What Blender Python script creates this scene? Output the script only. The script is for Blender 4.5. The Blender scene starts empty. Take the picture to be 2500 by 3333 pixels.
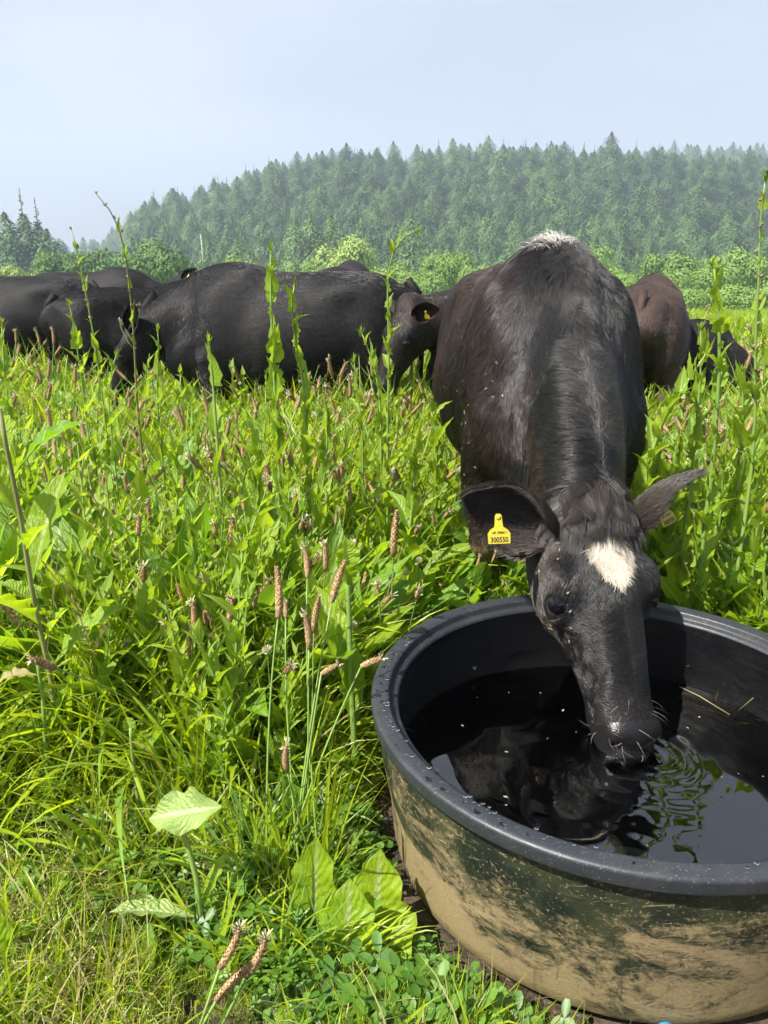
import bpy, math, random
import numpy as np
from mathutils import Vector, Matrix, Euler, noise as mnoise
rnd = random.Random(7); NR = np.random.default_rng(11)
SC = bpy.context.scene; COL = SC.collection
R = math.radians

# ------------------------------------------------------------------ camera
PITCH = R(17.44); EYE = 1.22; FPX = 2503.0
cam = bpy.data.cameras.new('camera'); camo = bpy.data.objects.new('camera', cam); COL.objects.link(camo)
camo.location = (0, 0, EYE); camo.rotation_euler = (R(90) - PITCH, 0, 0)
cam.sensor_fit = 'VERTICAL'; cam.sensor_height = 24; cam.lens = 24 * FPX / 3333
cam.clip_start = 0.05; cam.clip_end = 5000
SC.camera = camo
# ------------------------------------------------------------------ light
SUN_EL, SUN_AZ = R(52), R(-124)          # azimuth measured from +Y (view direction), negative = left
sv = Vector((math.sin(SUN_AZ) * math.cos(SUN_EL), math.cos(SUN_AZ) * math.cos(SUN_EL), math.sin(SUN_EL)))
sun = bpy.data.lights.new('sun', 'SUN'); sun.energy = 5.0; sun.angle = R(0.6); sun.color = (1, 0.955, 0.88)
suno = bpy.data.objects.new('sun', sun); COL.objects.link(suno)
suno.rotation_euler = (-sv).to_track_quat('-Z', 'Y').to_euler()
W = bpy.data.worlds.new('World'); SC.world = W; W.use_nodes = True
nt = W.node_tree; nt.nodes.clear()
sky = nt.nodes.new('ShaderNodeTexSky'); sky.sky_type = 'NISHITA'; sky.sun_disc = False
sky.sun_elevation = SUN_EL; sky.sun_rotation = SUN_AZ; sky.dust_density = 2.5; sky.air_density = 1.0; sky.altitude = 50
tc = nt.nodes.new('ShaderNodeTexCoord')
mp = nt.nodes.new('ShaderNodeMapping'); mp.inputs['Scale'].default_value = (1.2, 1.2, 3.0)
nz = nt.nodes.new('ShaderNodeTexNoise'); nz.inputs['Scale'].default_value = 1.6; nz.inputs['Detail'].default_value = 5
cr = nt.nodes.new('ShaderNodeMapRange'); cr.inputs[1].default_value = .38; cr.inputs[2].default_value = .68; cr.inputs[3].default_value = .56; cr.inputs[4].default_value = .92
mx = nt.nodes.new('ShaderNodeMix'); mx.data_type = 'RGBA'
mx.inputs[7].default_value = (5.85, 6.3, 7.4, 1)      # thin high haze veil, in the sky texture's own units
bg = nt.nodes.new('ShaderNodeBackground'); bg.inputs[1].default_value = 0.0495
out = nt.nodes.new('ShaderNodeOutputWorld')
L = nt.links.new
L(tc.outputs['Generated'], mp.inputs['Vector']); L(mp.outputs[0], nz.inputs['Vector']); L(nz.outputs[0], cr.inputs[0])
L(cr.outputs[0], mx.inputs[0]); L(sky.outputs[0], mx.inputs[6]); L(mx.outputs[2], bg.inputs[0]); L(bg.outputs[0], out.inputs[0])
SC.view_settings.view_transform = 'Standard'; SC.view_settings.look = 'None'
SC.view_settings.exposure = 1.42; SC.view_settings.gamma = 1
SC.cycles.max_bounces = 8; SC.cycles.transparent_max_bounces = 12; SC.cycles.transmission_bounces = 5
SC.cycles.diffuse_bounces = 3; SC.cycles.glossy_bounces = 3; SC.cycles.volume_bounces = 0
SC.cycles.caustics_reflective = False; SC.cycles.caustics_refractive = False
SC.cycles.sample_clamp_indirect = 4; SC.cycles.use_adaptive_sampling = True; SC.cycles.adaptive_threshold = .03

# ------------------------------------------------------------------ helpers
cP, sP = math.cos(PITCH), math.sin(PITCH)
def ray(px, py):
    x = (px - 1250) / FPX; y = -(py - 1666.5) / FPX
    return Vector((x, cP + y * sP, -sP + y * cP))
def at(px, py, Y):
    r = ray(px, py); t = Y / r.y
    return Vector((r.x * t, Y, EYE + r.z * t))
def elev(py):
    r = ray(1250, py); return r.z / r.y
def smooth(t):
    t = np.clip(t, 0, 1); return t * t * (3 - 2 * t)
SKX = np.array([-2500, 300, 350, 420, 550, 700, 850, 1000, 1200, 1600, 2000, 2300, 2600, 5000.])
SKY_ = np.array([900, 900, 800, 700, 640, 605, 550, 520, 500, 482, 495, 520, 520, 520.])
SKE = np.array([elev(v) for v in SKY_])
def px_of(x, y): return x / np.maximum(y, .1) * FPX * 1.08 + 1250
def ground(x, y):
    x = np.asarray(x, float); y = np.asarray(y, float)
    z = .22 * smooth((y - 2) / 9) - 5.6 * smooth((y - 11) / 69)
    z = z + .045 * smooth((3.4 - y) / 1.5) + .008 * np.sin(x * 5.1 + 1) * np.cos(y * 4.3) * (y < 12)
    e = np.interp(px_of(x, y), SKX, SKE)
    top = np.maximum(1.22 + 270 * e - 7.0 + 5.4, 0)
    z = z + top * smooth((y - 112) / 165)
    z = z + 20 * smooth((y - 330) / 120) * smooth((x - 90) / 60)
    return z
def G(x, y): return float(ground(x, y))
def on_ground(px, py):
    r = ray(px, py); t = .3
    for _ in range(60):
        p = r * t + Vector((0, 0, EYE)); t += max((p.z - G(p.x, p.y)) * .7, 0.0005)
    p = r * t + Vector((0, 0, EYE)); return Vector((p.x, p.y, G(p.x, p.y)))

def tag(o, label=None, cat=None, group=None, kind=None):
    if label: o['label'] = label
    if cat: o['category'] = cat
    if group: o['group'] = group
    if kind: o['kind'] = kind
    return o
def link(o, parent=None):
    COL.objects.link(o)
    if parent is not None: o.parent = parent
    return o
def empty(name, loc=(0, 0, 0), rz=0, parent=None):
    o = bpy.data.objects.new(name, None); o.empty_display_size = .05
    o.location = loc; o.rotation_euler = (0, 0, rz); return link(o, parent)
def mesh_data(name, V, F, mats, uv=None, mi=None, smooth_=True):
    me = bpy.data.meshes.new(name)
    V = np.asarray(V, np.float32); 
    if isinstance(F, np.ndarray) and F.ndim == 2:
        k = F.shape[1]; ls = np.arange(len(F), dtype=np.int32) * k; idx = F.astype(np.int32).ravel(); lt = np.full(len(F), k, np.int32)
    else:
        lt = np.array([len(f) for f in F], np.int32); ls = np.concatenate([[0], np.cumsum(lt)[:-1]]).astype(np.int32); idx = np.array([i for f in F for i in f], np.int32)
    me.vertices.add(len(V)); me.vertices.foreach_set('co', V.ravel())
    me.loops.add(len(idx)); me.loops.foreach_set('vertex_index', idx)
    me.polygons.add(len(ls)); me.polygons.foreach_set('loop_start', ls); me.polygons.foreach_set('loop_total', lt)
    if uv is not None:
        l = me.uv_layers.new(name='UVMap'); l.data.foreach_set('uv', np.asarray(uv, np.float32)[idx].ravel())
    if not isinstance(mats, (list, tuple)): mats = [mats]
    for m in mats: me.materials.append(m)
    if mi is not None: me.polygons.foreach_set('material_index', np.asarray(mi, np.int32))
    me.update(calc_edges=True); me.validate()
    me.polygons.foreach_set('use_smooth', np.full(len(me.polygons), smooth_, bool))
    return me
def obj(name, me, parent=None, loc=None, rot=None, scale=None):
    o = bpy.data.objects.new(name, me)
    if loc is not None: o.location = loc
    if rot is not None: o.rotation_euler = rot
    if scale is not None: o.scale = scale if hasattr(scale, '__len__') else (scale,) * 3
    return link(o, parent)
class MB:
    """collects verts / faces / uvs / material indices"""
    def __init__(s): s.V = []; s.F = []; s.U = []; s.M = []; s.n = 0
    def add(s, V, F, U=None, m=0):
        V = np.asarray(V, float).reshape(-1, 3); s.V.append(V)
        s.U.append(np.zeros((len(V), 2)) if U is None else np.asarray(U, float))
        for f in F: s.F.append(tuple(int(i) + s.n for i in f)); s.M.append(m)
        s.n += len(V)
    def data(s, name, mats, smooth_=True): return mesh_data(name, np.concatenate(s.V), s.F, mats, np.concatenate(s.U), s.M, smooth_)
def tube(P, r, n=6, cap=True):
    """P: points, r: radius per point -> V,F"""
    P = np.asarray(P, float); r = np.broadcast_to(np.asarray(r, float), (len(P),))
    T = np.gradient(P, axis=0); T /= np.linalg.norm(T, axis=1)[:, None] + 1e-9
    ref = np.array([0.31, .95, .05]) if abs(T[0][1]) < .8 else np.array([1., 0, .1])
    V = []; 
    for p, t, q in zip(P, T, r):
        a = np.cross(t, ref); a /= np.linalg.norm(a) + 1e-9; b = np.cross(t, a)
        th = np.arange(n) * 2 * np.pi / n
        V.append(p + q * (np.cos(th)[:, None] * a + np.sin(th)[:, None] * b))
    V = np.concatenate(V); F = []
    for i in range(len(P) - 1):
        for j in range(n):
            k = (j + 1) % n; F.append((i * n + j, i * n + k, (i + 1) * n + k, (i + 1) * n + j))
    if cap: F.append(tuple(range(n))[::-1]); F.append(tuple((len(P) - 1) * n + j for j in range(n)))
    return V, F
def tube_uv(P, n): 
    return np.array([(j / n, i / (len(P) - 1)) for i in range(len(P)) for j in range(n)])

# ------------------------------------------------------------------ materials
def mat(name, base=(.5, .5, .5), rough=.6, **kw):
    m = bpy.data.materials.new(name); m.use_nodes = True
    p = m.node_tree.nodes['Principled BSDF']; p.inputs['Base Color'].default_value = (*base, 1); p.inputs['Roughness'].default_value = rough
    for k, v in kw.items(): p.inputs[k.replace('_', ' ')].default_value = v
    return m
class N:
    def __init__(s, m): s.m = m; s.t = m.node_tree; s.p = s.t.nodes.get('Principled BSDF'); s.o = s.t.nodes['Material Output']
    def new(s, typ, **kw):
        n = s.t.nodes.new(typ)
        for k, v in kw.items():
            if hasattr(n, k): setattr(n, k, v)
            else: n.inputs[k.replace('_', ' ')].default_value = v
        return n
    def l(s, a, b): s.t.links.new(a, b)
    def noise(s, scale, detail=4, vec=None, sc=None, rough=.55, dist=0):
        n = s.new('ShaderNodeTexNoise'); n.inputs['Scale'].default_value = scale; n.inputs['Detail'].default_value = detail; n.inputs['Roughness'].default_value = rough; n.inputs['Distortion'].default_value = dist
        if vec is None: vec = s.new('ShaderNodeTexCoord').outputs['Object']
        if sc is not None:
            mp = s.new('ShaderNodeMapping'); mp.inputs['Scale'].default_value = sc; s.l(vec, mp.inputs[0]); vec = mp.outputs[0]
        s.l(vec, n.inputs['Vector']); return n.outputs[0]
    def rng(s, v, a, b, c=0, d=1):
        n = s.new('ShaderNodeMapRange'); s.l(v, n.inputs[0])
        for i, q in enumerate((a, b, c, d)): n.inputs[i + 1].default_value = q
        return n.outputs[0]
    def mix(s, f, a, b, mode='MIX'):
        n = s.new('ShaderNodeMix'); n.data_type = 'RGBA'; n.blend_type = mode
        for i, q in ((0, f), (6, a), (7, b)):
            if hasattr(q, 'is_output'): s.l(q, n.inputs[i])
            elif i == 0: n.inputs[0].default_value = q
            else: n.inputs[i].default_value = (*q, 1)
        return n.outputs[2]
    def math(s, op, a, b=0):
        n = s.new('ShaderNodeMath'); n.operation = op
        for i, q in ((0, a), (1, b)):
            if hasattr(q, 'is_output'): s.l(q, n.inputs[i])
            else: n.inputs[i].default_value = q
        return n.outputs[0]
    def bump(s, h, strength=.3, dist=.01):
        n = s.new('ShaderNodeBump'); n.inputs['Strength'].default_value = strength; n.inputs['Distance'].default_value = dist
        s.l(h, n.inputs['Height']); s.l(n.outputs[0], s.p.inputs['Normal']); return n.outputs[0]

def leaf_mat(name, c1, c2, tr=.45, rib=None, rough=.42, old=None, veins=False):
    """thin leaf: colour varies per plant, translucent, optional pale midrib and side veins"""
    m = mat(name, c1, rough); n = N(m)
    oi = n.new('ShaderNodeObjectInfo')
    col = n.mix(oi.outputs['Random'], c1, c2)
    if old: col = n.mix(n.rng(n.noise(3.1, 2), .55, .68), col, old)
    col = n.mix(n.rng(n.noise(23, 3), .3, .7, 0, .3), col, tuple(v * .6 for v in c1))
    if rib:
        uv = n.new('ShaderNodeTexCoord').outputs['UV']; sx = n.new('ShaderNodeSeparateXYZ'); n.l(uv, sx.inputs[0])
        d = n.math('ABSOLUTE', n.math('SUBTRACT', sx.outputs[0], .5))
        col = n.mix(n.rng(d, .075, .035), col, rib)
        if veins:
            w = n.math('SUBTRACT', n.math('MULTIPLY', sx.outputs[1], 75), n.math('MULTIPLY', d, 34))
            w = n.math('ADD', w, n.math('MULTIPLY', n.noise(6, 3, uv), 9)); v = n.math('SINE', w)
            col = n.mix(n.rng(v, .86, 1, 0, .28), col, rib)
            n.bump(n.math('ADD', n.math('MULTIPLY', v, .6), n.math('MULTIPLY', n.noise(16, 3, uv), 2.2)), .4, .004)
            col = n.mix(n.rng(n.noise(9, 4, uv), .62, .72, 0, .5), col, (.30, .28, .05))
    n.l(col, n.p.inputs['Base Color'])
    tl = n.new('ShaderNodeBsdfTranslucent')
    n.l(n.mix(1.0, col, (1.45, 1.35, .55), 'MULTIPLY'), tl.inputs[0])
    ms = n.new('ShaderNodeMixShader'); ms.inputs[0].default_value = tr
    n.l(n.p.outputs[0], ms.inputs[1]); n.l(tl.outputs[0], ms.inputs[2]); n.l(ms.outputs[0], n.o.inputs[0])
    return m
M = {}
M['grass'] = leaf_mat('grass_blade', (.27, .39, .016), (.41, .50, .025), .52, rough=.38)
M['grass2'] = leaf_mat('blue_green_blade', (.14, .26, .045), (.22, .34, .05), .42, rough=.35)
M['dry'] = leaf_mat('dry_straw', (.30, .25, .11), (.40, .36, .16), .3)
M['broad'] = leaf_mat('broad_leaf', (.23, .39, .014), (.34, .48, .02), .58, rib=(.38, .48, .16), veins=True, old=(.34, .36, .03))
M['broad2'] = leaf_mat('broad_leaf_dark', (.13, .28, .02), (.19, .35, .025), .48, rib=(.27, .38, .11), veins=True)
M['shoot'] = leaf_mat('shoot_leaf', (.22, .37, .016), (.34, .47, .025), .52, rib=(.36, .46, .18), veins=True)
M['pale'] = leaf_mat('pale_leaf', (.30, .42, .11), (.32, .44, .12), .4, rib=(.48, .56, .28), veins=True)
M['clover'] = leaf_mat('clover_leaf', (.06, .16, .022), (.14, .27, .03), .38, rough=.45)
M['stem'] = leaf_mat('green_stem', (.17, .29, .05), (.24, .35, .08), .15, rough=.45)
M['stemred'] = leaf_mat('reddish_stem', (.16, .15, .06), (.26, .28, .09), .1, rough=.5, old=(.20, .15, .07))
M['head'] = mat('plantain_head', (.22, .14, .07), .9)
_n = N(M['head']); _n.l(_n.mix(_n.rng(_n.noise(420, 2), .35, .65), (.17, .10, .04), (.50, .35, .17)), _n.p.inputs['Base Color'])
M['anther'] = mat('pale_anther', (.36, .33, .20), .8)
M['petal'] = leaf_mat('white_petal', (.62, .60, .50), (.66, .64, .56), .3)
M['bud'] = leaf_mat('bud', (.22, .18, .09), (.30, .20, .14), .15)
M['bark'] = mat('bark', (.10, .08, .06), .9)
M['palebark'] = mat('pale_bark', (.32, .30, .27), .9)

def coat_mat(name, c1, c2, brown=None, bl=.5):
    m = mat(name, c1, .5); n = N(m); p = n.p
    p.inputs['Specular IOR Level'].default_value = .17
    tcv = n.new('ShaderNodeTexCoord').outputs['Object']
    streak = n.noise(130, 5, tcv, (.5, 1.4, .2), .7, .5)
    col = n.mix(n.rng(streak, .35, .7), c1, c2)
    if brown: col = n.mix(n.rng(n.noise(2.3, 3, tcv), .45, .7, 0, bl), col, brown)
    sz = n.new('ShaderNodeSeparateXYZ'); n.l(tcv, sz.inputs[0]); md = n.math('MULTIPLY', n.rng(sz.outputs[2], .40, .34), n.rng(n.noise(22, 4, tcv), .3, .6, .45, 1))
    md = n.math('MULTIPLY', md, n.rng(sz.outputs[0], .22, .18)); col = n.mix(md, col, (.17, .12, .06))
    n.l(col, p.inputs['Base Color']); n.l(n.rng(streak, .3, .7, .48, .66), p.inputs['Roughness'])
    n.bump(n.math('ADD', streak, n.math('MULTIPLY', n.noise(9, 2, tcv), 1.5)), .4, .010)
    return m
M['coat'] = coat_mat('black_coat', (.003, .003, .0035), (.010, .009, .009), (.015, .010, .008), .4)
M['coatskin'] = mat('dark_skin', (.007, .006, .006), .7)
M['coatbrown'] = coat_mat('brown_coat', (.022, .015, .012), (.06, .038, .029), (.07, .04, .027), .8)
M['coatred'] = coat_mat('rusty_black_coat', (.006, .005, .005), (.018, .013, .011), (.035, .018, .013), .8)
M['muzzle'] = mat('wet_muzzle', (.009, .0075, .0078), .3)
_n = N(M['muzzle']); _n.bump(_n.noise(260, 2), .5, .003)
M['eye'] = mat('eye', (.006, .005, .008), .05)
M['hoof'] = mat('hoof', (.05, .04, .03), .6)
M['earin'] = mat('ear_inside', (.016, .013, .013), .8)
M['tagm'] = mat('yellow_tag', (.45, .33, .015), .5)
_n = N(M['tagm']); _n.l(_n.mix(_n.rng(_n.noise(90, 4), .5, .75, 0, .5), (.46, .36, .015), (.2, .15, .025)), _n.p.inputs['Base Color'])
M['ink'] = mat('tag_ink', (.01, .01, .01), .6)
def hair_mat(name, c1, c2, rough=.42, spec=.6):
    m = mat(name, c1, rough); n = N(m)
    hi = n.new('ShaderNodeHairInfo')
    n.l(n.mix(hi.outputs['Random'], c1, c2), n.p.inputs['Base Color']); n.p.inputs['Specular IOR Level'].default_value = spec
    return m
M['fur'] = hair_mat('black_fur', (.003, .003, .003), (.015, .013, .012))
M['furtan'] = hair_mat('tan_brown_fur', (.018, .012, .010), (.085, .054, .040), .45, .5)
M['furherd'] = hair_mat('sleek_black_fur', (.0012, .0012, .0015), (.006, .0055, .0055), .40, .36)
M['furbrown'] = hair_mat('rusty_fur', (.014, .009, .008), (.09, .050, .036))
M['furwhite'] = hair_mat('white_fur', (.34, .29, .21), (.62, .57, .48), .5)
M['furgrey'] = hair_mat('grey_tuft_fur', (.14, .13, .12), (.60, .58, .54), .5)
# ------------------------------------------------------------------ cattle: one continuous body surface from a blended distance field
def ucoord(a0, a1, fine0, fine1, hf, hc):
    """rectilinear axis, finer between fine0 and fine1"""
    c = []
    x = a0
    while x < a1:
        c.append(x); x += hf if fine0 <= x <= fine1 else hc
    return np.array(c, np.float32)
class Field:
    def __init__(s, xs, ys, zs):
        s.ax = (xs, ys, zs); s.f = np.full((len(xs), len(ys), len(zs)), 1.0, np.float32)
    def box(s, lo, hi):
        return tuple(slice(max(int(np.searchsorted(a, l)) - 1, 0), int(np.searchsorted(a, h)) + 1) for a, l, h in zip(s.ax, lo, hi))
    def pts(s, sl):
        return [g.astype(np.float32) for g in np.meshgrid(*[a[q] for a, q in zip(s.ax, sl)], indexing='ij', sparse=True)]
    def comb(s, sl, d, k, sub=False):
        f = s.f[sl]
        if sub:
            h = np.clip(.5 - .5 * (f + d) / k, 0, 1); s.f[sl] = f * (1 - h) - d * h + k * h * (1 - h)
        else:
            h = np.clip(.5 + .5 * (d - f) / k, 0, 1); s.f[sl] = d * (1 - h) + f * h - k * h * (1 - h)
    def ell(s, c, r, ax=None, k=.03, sub=False):
        c = np.array(c); r = np.array(r); m = r.max() + k + .03
        sl = s.box(c - m, c + m); X, Y, Z = s.pts(sl); X = X - c[0]; Y = Y - c[1]; Z = Z - c[2]
        if ax is None: q = (X, Y, Z)
        else: q = [X * a[0] + Y * a[1] + Z * a[2] for a in ax]
        k0 = np.sqrt((q[0] / r[0])**2 + (q[1] / r[1])**2 + (q[2] / r[2])**2) + 1e-6
        k1 = np.sqrt((q[0] / r[0]**2)**2 + (q[1] / r[1]**2)**2 + (q[2] / r[2]**2)**2) + 1e-6
        s.comb(sl, k0 * (k0 - 1) / k1, k, sub)
    def stations(s, o, ax, st, k=.04, egg=0., marg=.1):
        """st rows: u, l-centre, n-centre, half width, half depth; o,ax = frame (u,l,n)"""
        st = np.array(st, float); u0, u1 = st[0, 0], st[-1, 0]
        uu = np.linspace(u0, u1, 60); D = []
        for j in range(1, 5): D.append(np.interp(uu, st[:, 0], st[:, j]))
        ker = np.array([1, 2, 3, 2, 1.]) / 9
        D = [np.convolve(np.pad(d, 2, mode='edge'), ker, 'valid') for d in D]
        o = np.array(o); ax = np.array(ax); rm = st[:, 3:5].max() + .12
        cs = [o + ax[0] * r_[0] + ax[1] * r_[1] + ax[2] * r_[2] for r_ in st]
        sl = s.box(np.min(cs, 0) - rm, np.max(cs, 0) + rm); X, Y, Z = s.pts(sl)
        X = X - np.float32(o[0]); Y = Y - np.float32(o[1]); Z = Z - np.float32(o[2])
        U, Lq, Nq = [X * np.float32(a[0]) + Y * np.float32(a[1]) + Z * np.float32(a[2]) for a in ax]
        U = U + np.zeros_like(s.f[sl]); uc = np.clip(U, u0, u1)
        lc, nc, A, B = [np.interp(uc.ravel(), uu, d).reshape(uc.shape).astype(np.float32) for d in D]
        w = (Nq - nc); l = (Lq - lc); ov = U - uc
        A = A * (1 - egg * np.clip(w / B, -1, 1)); C = np.minimum(A, B)
        k0 = np.sqrt((l / A)**2 + (w / B)**2 + (ov / C)**2) + 1e-6
        k1 = np.sqrt((l / A**2)**2 + (w / B**2)**2 + (ov / C**2)**2) + 1e-6
        s.comb(sl, k0 * (k0 - 1) / k1, k)
    def limb(s, P, k=.03, lat=(0, 1, 0), egg=0.):
        """P rows: x,y,z, half width (lateral), half depth"""
        P = np.array(P, float); m = P[:, 3:].max() + .08
        sl = s.box(P[:, :3].min(0) - m, P[:, :3].max(0) + m); X, Y, Z = s.pts(sl)
        shp = s.f[sl].shape; best = np.full(shp, 1e9, np.float32); d = np.ones(shp, np.float32); lat = np.array(lat, float)
        for i in range(len(P) - 1):
            a, b = P[i], P[i + 1]; v = b[:3] - a[:3]; ln = np.linalg.norm(v); T = v / ln
            Lx = lat - T * lat.dot(T); Lx /= np.linalg.norm(Lx); Dn = np.cross(T, Lx)
            x, y, z = X - a[0], Y - a[1], Z - a[2]
            t0 = (x * T[0] + y * T[1] + z * T[2]) / ln; t = np.clip(t0, 0, 1)
            x, y, z = x - t * v[0], y - t * v[1], z - t * v[2]
            dd = x * x + y * y + z * z
            A = a[3] + (b[3] - a[3]) * t; B = a[4] + (b[4] - a[4]) * t
            l = x * Lx[0] + y * Lx[1] + z * Lx[2]; w = x * Dn[0] + y * Dn[1] + z * Dn[2]; o = x * T[0] + y * T[1] + z * T[2]
            if egg: A = A * (1 - egg * np.clip(w / B, -1, 1))
            C = np.minimum(A, B)
            k0 = np.sqrt((l / A)**2 + (w / B)**2 + (o / C)**2) + 1e-6; k1 = np.sqrt((l / A**2)**2 + (w / B**2)**2 + (o / C**2)**2) + 1e-6
            e = k0 * (k0 - 1) / k1; q = dd < best; best = np.where(q, dd, best); d = np.where(q, e, d)
        s.comb(sl, d.astype(np.float32), k)
    def mesh(s):
        f = s.f; ins = f < 0; nx, ny, nz = f.shape
        c = np.zeros((nx - 1, ny - 1, nz - 1), np.int8)
        for i in (0, 1):
            for j in (0, 1):
                for k in (0, 1): c += ins[i:nx - 1 + i, j:ny - 1 + j, k:nz - 1 + k]
        act = (c > 0) & (c < 8); ids = np.full(act.shape, -1, np.int64); I = np.argwhere(act); ids[act] = np.arange(len(I))
        acc = np.zeros((len(I), 3)); cnt = np.zeros(len(I)); i, j, k = I.T
        cor = [(a, b, e) for a in (0, 1) for b in (0, 1) for e in (0, 1)]
        X = [np.stack([s.ax[0][i + a], s.ax[1][j + b], s.ax[2][k + e]], 1) for a, b, e in cor]; Fv = [f[i + a, j + b, k + e] for a, b, e in cor]
        for p in range(8):
            for q in range(p + 1, 8):
                if sum(abs(a - b) for a, b in zip(cor[p], cor[q])) != 1: continue
                x = (Fv[p] < 0) != (Fv[q] < 0); t = np.where(x, Fv[p] / (Fv[p] - Fv[q] + 1e-12), 0)
                acc += np.where(x[:, None], X[p] + (X[q] - X[p]) * t[:, None], 0); cnt += x
        V = acc / cnt[:, None]; Q = []
        for axn in range(3):
            o = [(1, 0, 0), (0, 1, 0), (0, 0, 1)][axn]
            a = ins[:nx - o[0], :ny - o[1], :nz - o[2]]; b = ins[o[0]:, o[1]:, o[2]:]
            E = np.argwhere(a != b); u, v = [q for q in range(3) if q != axn]
            ok = (E[:, u] > 0) & (E[:, v] > 0) & (E[:, u] < f.shape[u] - 1) & (E[:, v] < f.shape[v] - 1); E = E[ok]
            def cell(du, dv):
                e = E.copy(); e[:, u] -= du; e[:, v] -= dv; return ids[e[:, 0], e[:, 1], e[:, 2]]
            q = np.stack([cell(1, 1), cell(0, 1), cell(0, 0), cell(1, 0)], 1)
            fl = a[E[:, 0], E[:, 1], E[:, 2]] ^ (axn == 1)
            q[~fl] = q[~fl][:, ::-1]; Q.append(q)
        Q = np.concatenate(Q)
        for it in range(2):       # light relaxation
            S = np.zeros_like(V); c2 = np.zeros(len(V))
            for e in range(4):
                np.add.at(S, Q[:, e], V[Q[:, (e + 1) % 4]]); np.add.at(S, Q[:, e], V[Q[:, (e - 1) % 4]]); np.add.at(c2, Q[:, e], 2)
            V = V * .5 + .5 * S / np.maximum(c2, 1)[:, None]
        return V, Q
def unit(v): v = np.array(v, float); return v / np.linalg.norm(v)
def head_frame(P, h, n, roll=0):
    h = unit(h); n = np.array(n, float); n = unit(n - h * n.dot(h)); l = np.cross(n, h)
    c, s_ = math.cos(roll), math.sin(roll); return np.array(P, float), h, unit(l * c - n * s_), unit(n * c + l * s_)
def hp(H, u, l, n): return H[0] + H[1] * u + H[2] * l + H[3] * n
POSE = {
 'trough': dict(neck=[(-.15, 0, 1.05, .20, .22), (.03, 0, .99, .175, .235), (.21, 0, .905, .145, .215), (.40, -.01, .80, .122, .175), (.56, -.03, .695, .108, .14), (.66, -.03, .62, .10, .105)]),
 'graze': dict(neck=[(-.15, 0, 1.05, .20, .22), (.06, 0, .97, .175, .225), (.28, 0, .84, .145, .195), (.5, 0, .64, .115, .14), (.64, 0, .5, .10, .12)], P=(.76, 0, .52), h=(.45, 0, -.9)),
 'mid': dict(neck=[(-.15, 0, 1.05, .20, .22), (.05, 0, 1.02, .17, .225), (.24, 0, .975, .14, .20), (.4, 0, .92, .115, .155), (.5, 0, .88, .10, .125)], P=(.60, 0, .97), h=(.42, -.1, -.9)),
 'high': dict(neck=[(-.15, 0, 1.06, .17, .22), (.05, 0, 1.06, .15, .215), (.24, 0, 1.07, .135, .195), (.40, 0, 1.07, .12, .17), (.50, 0, 1.06, .11, .15)], P=(.60, 0, 1.20), h=(.36, 0, -.93)),
 'level': dict(neck=[(-.15, 0, 1.08, .16, .22), (.08, 0, 1.08, .14, .20), (.28, 0, 1.12, .125, .17), (.44, 0, 1.17, .11, .14), (.54, 0, 1.19, .10, .12)], P=(.58, 0, 1.31), h=(.85, 0, -.5)),
}
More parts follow.
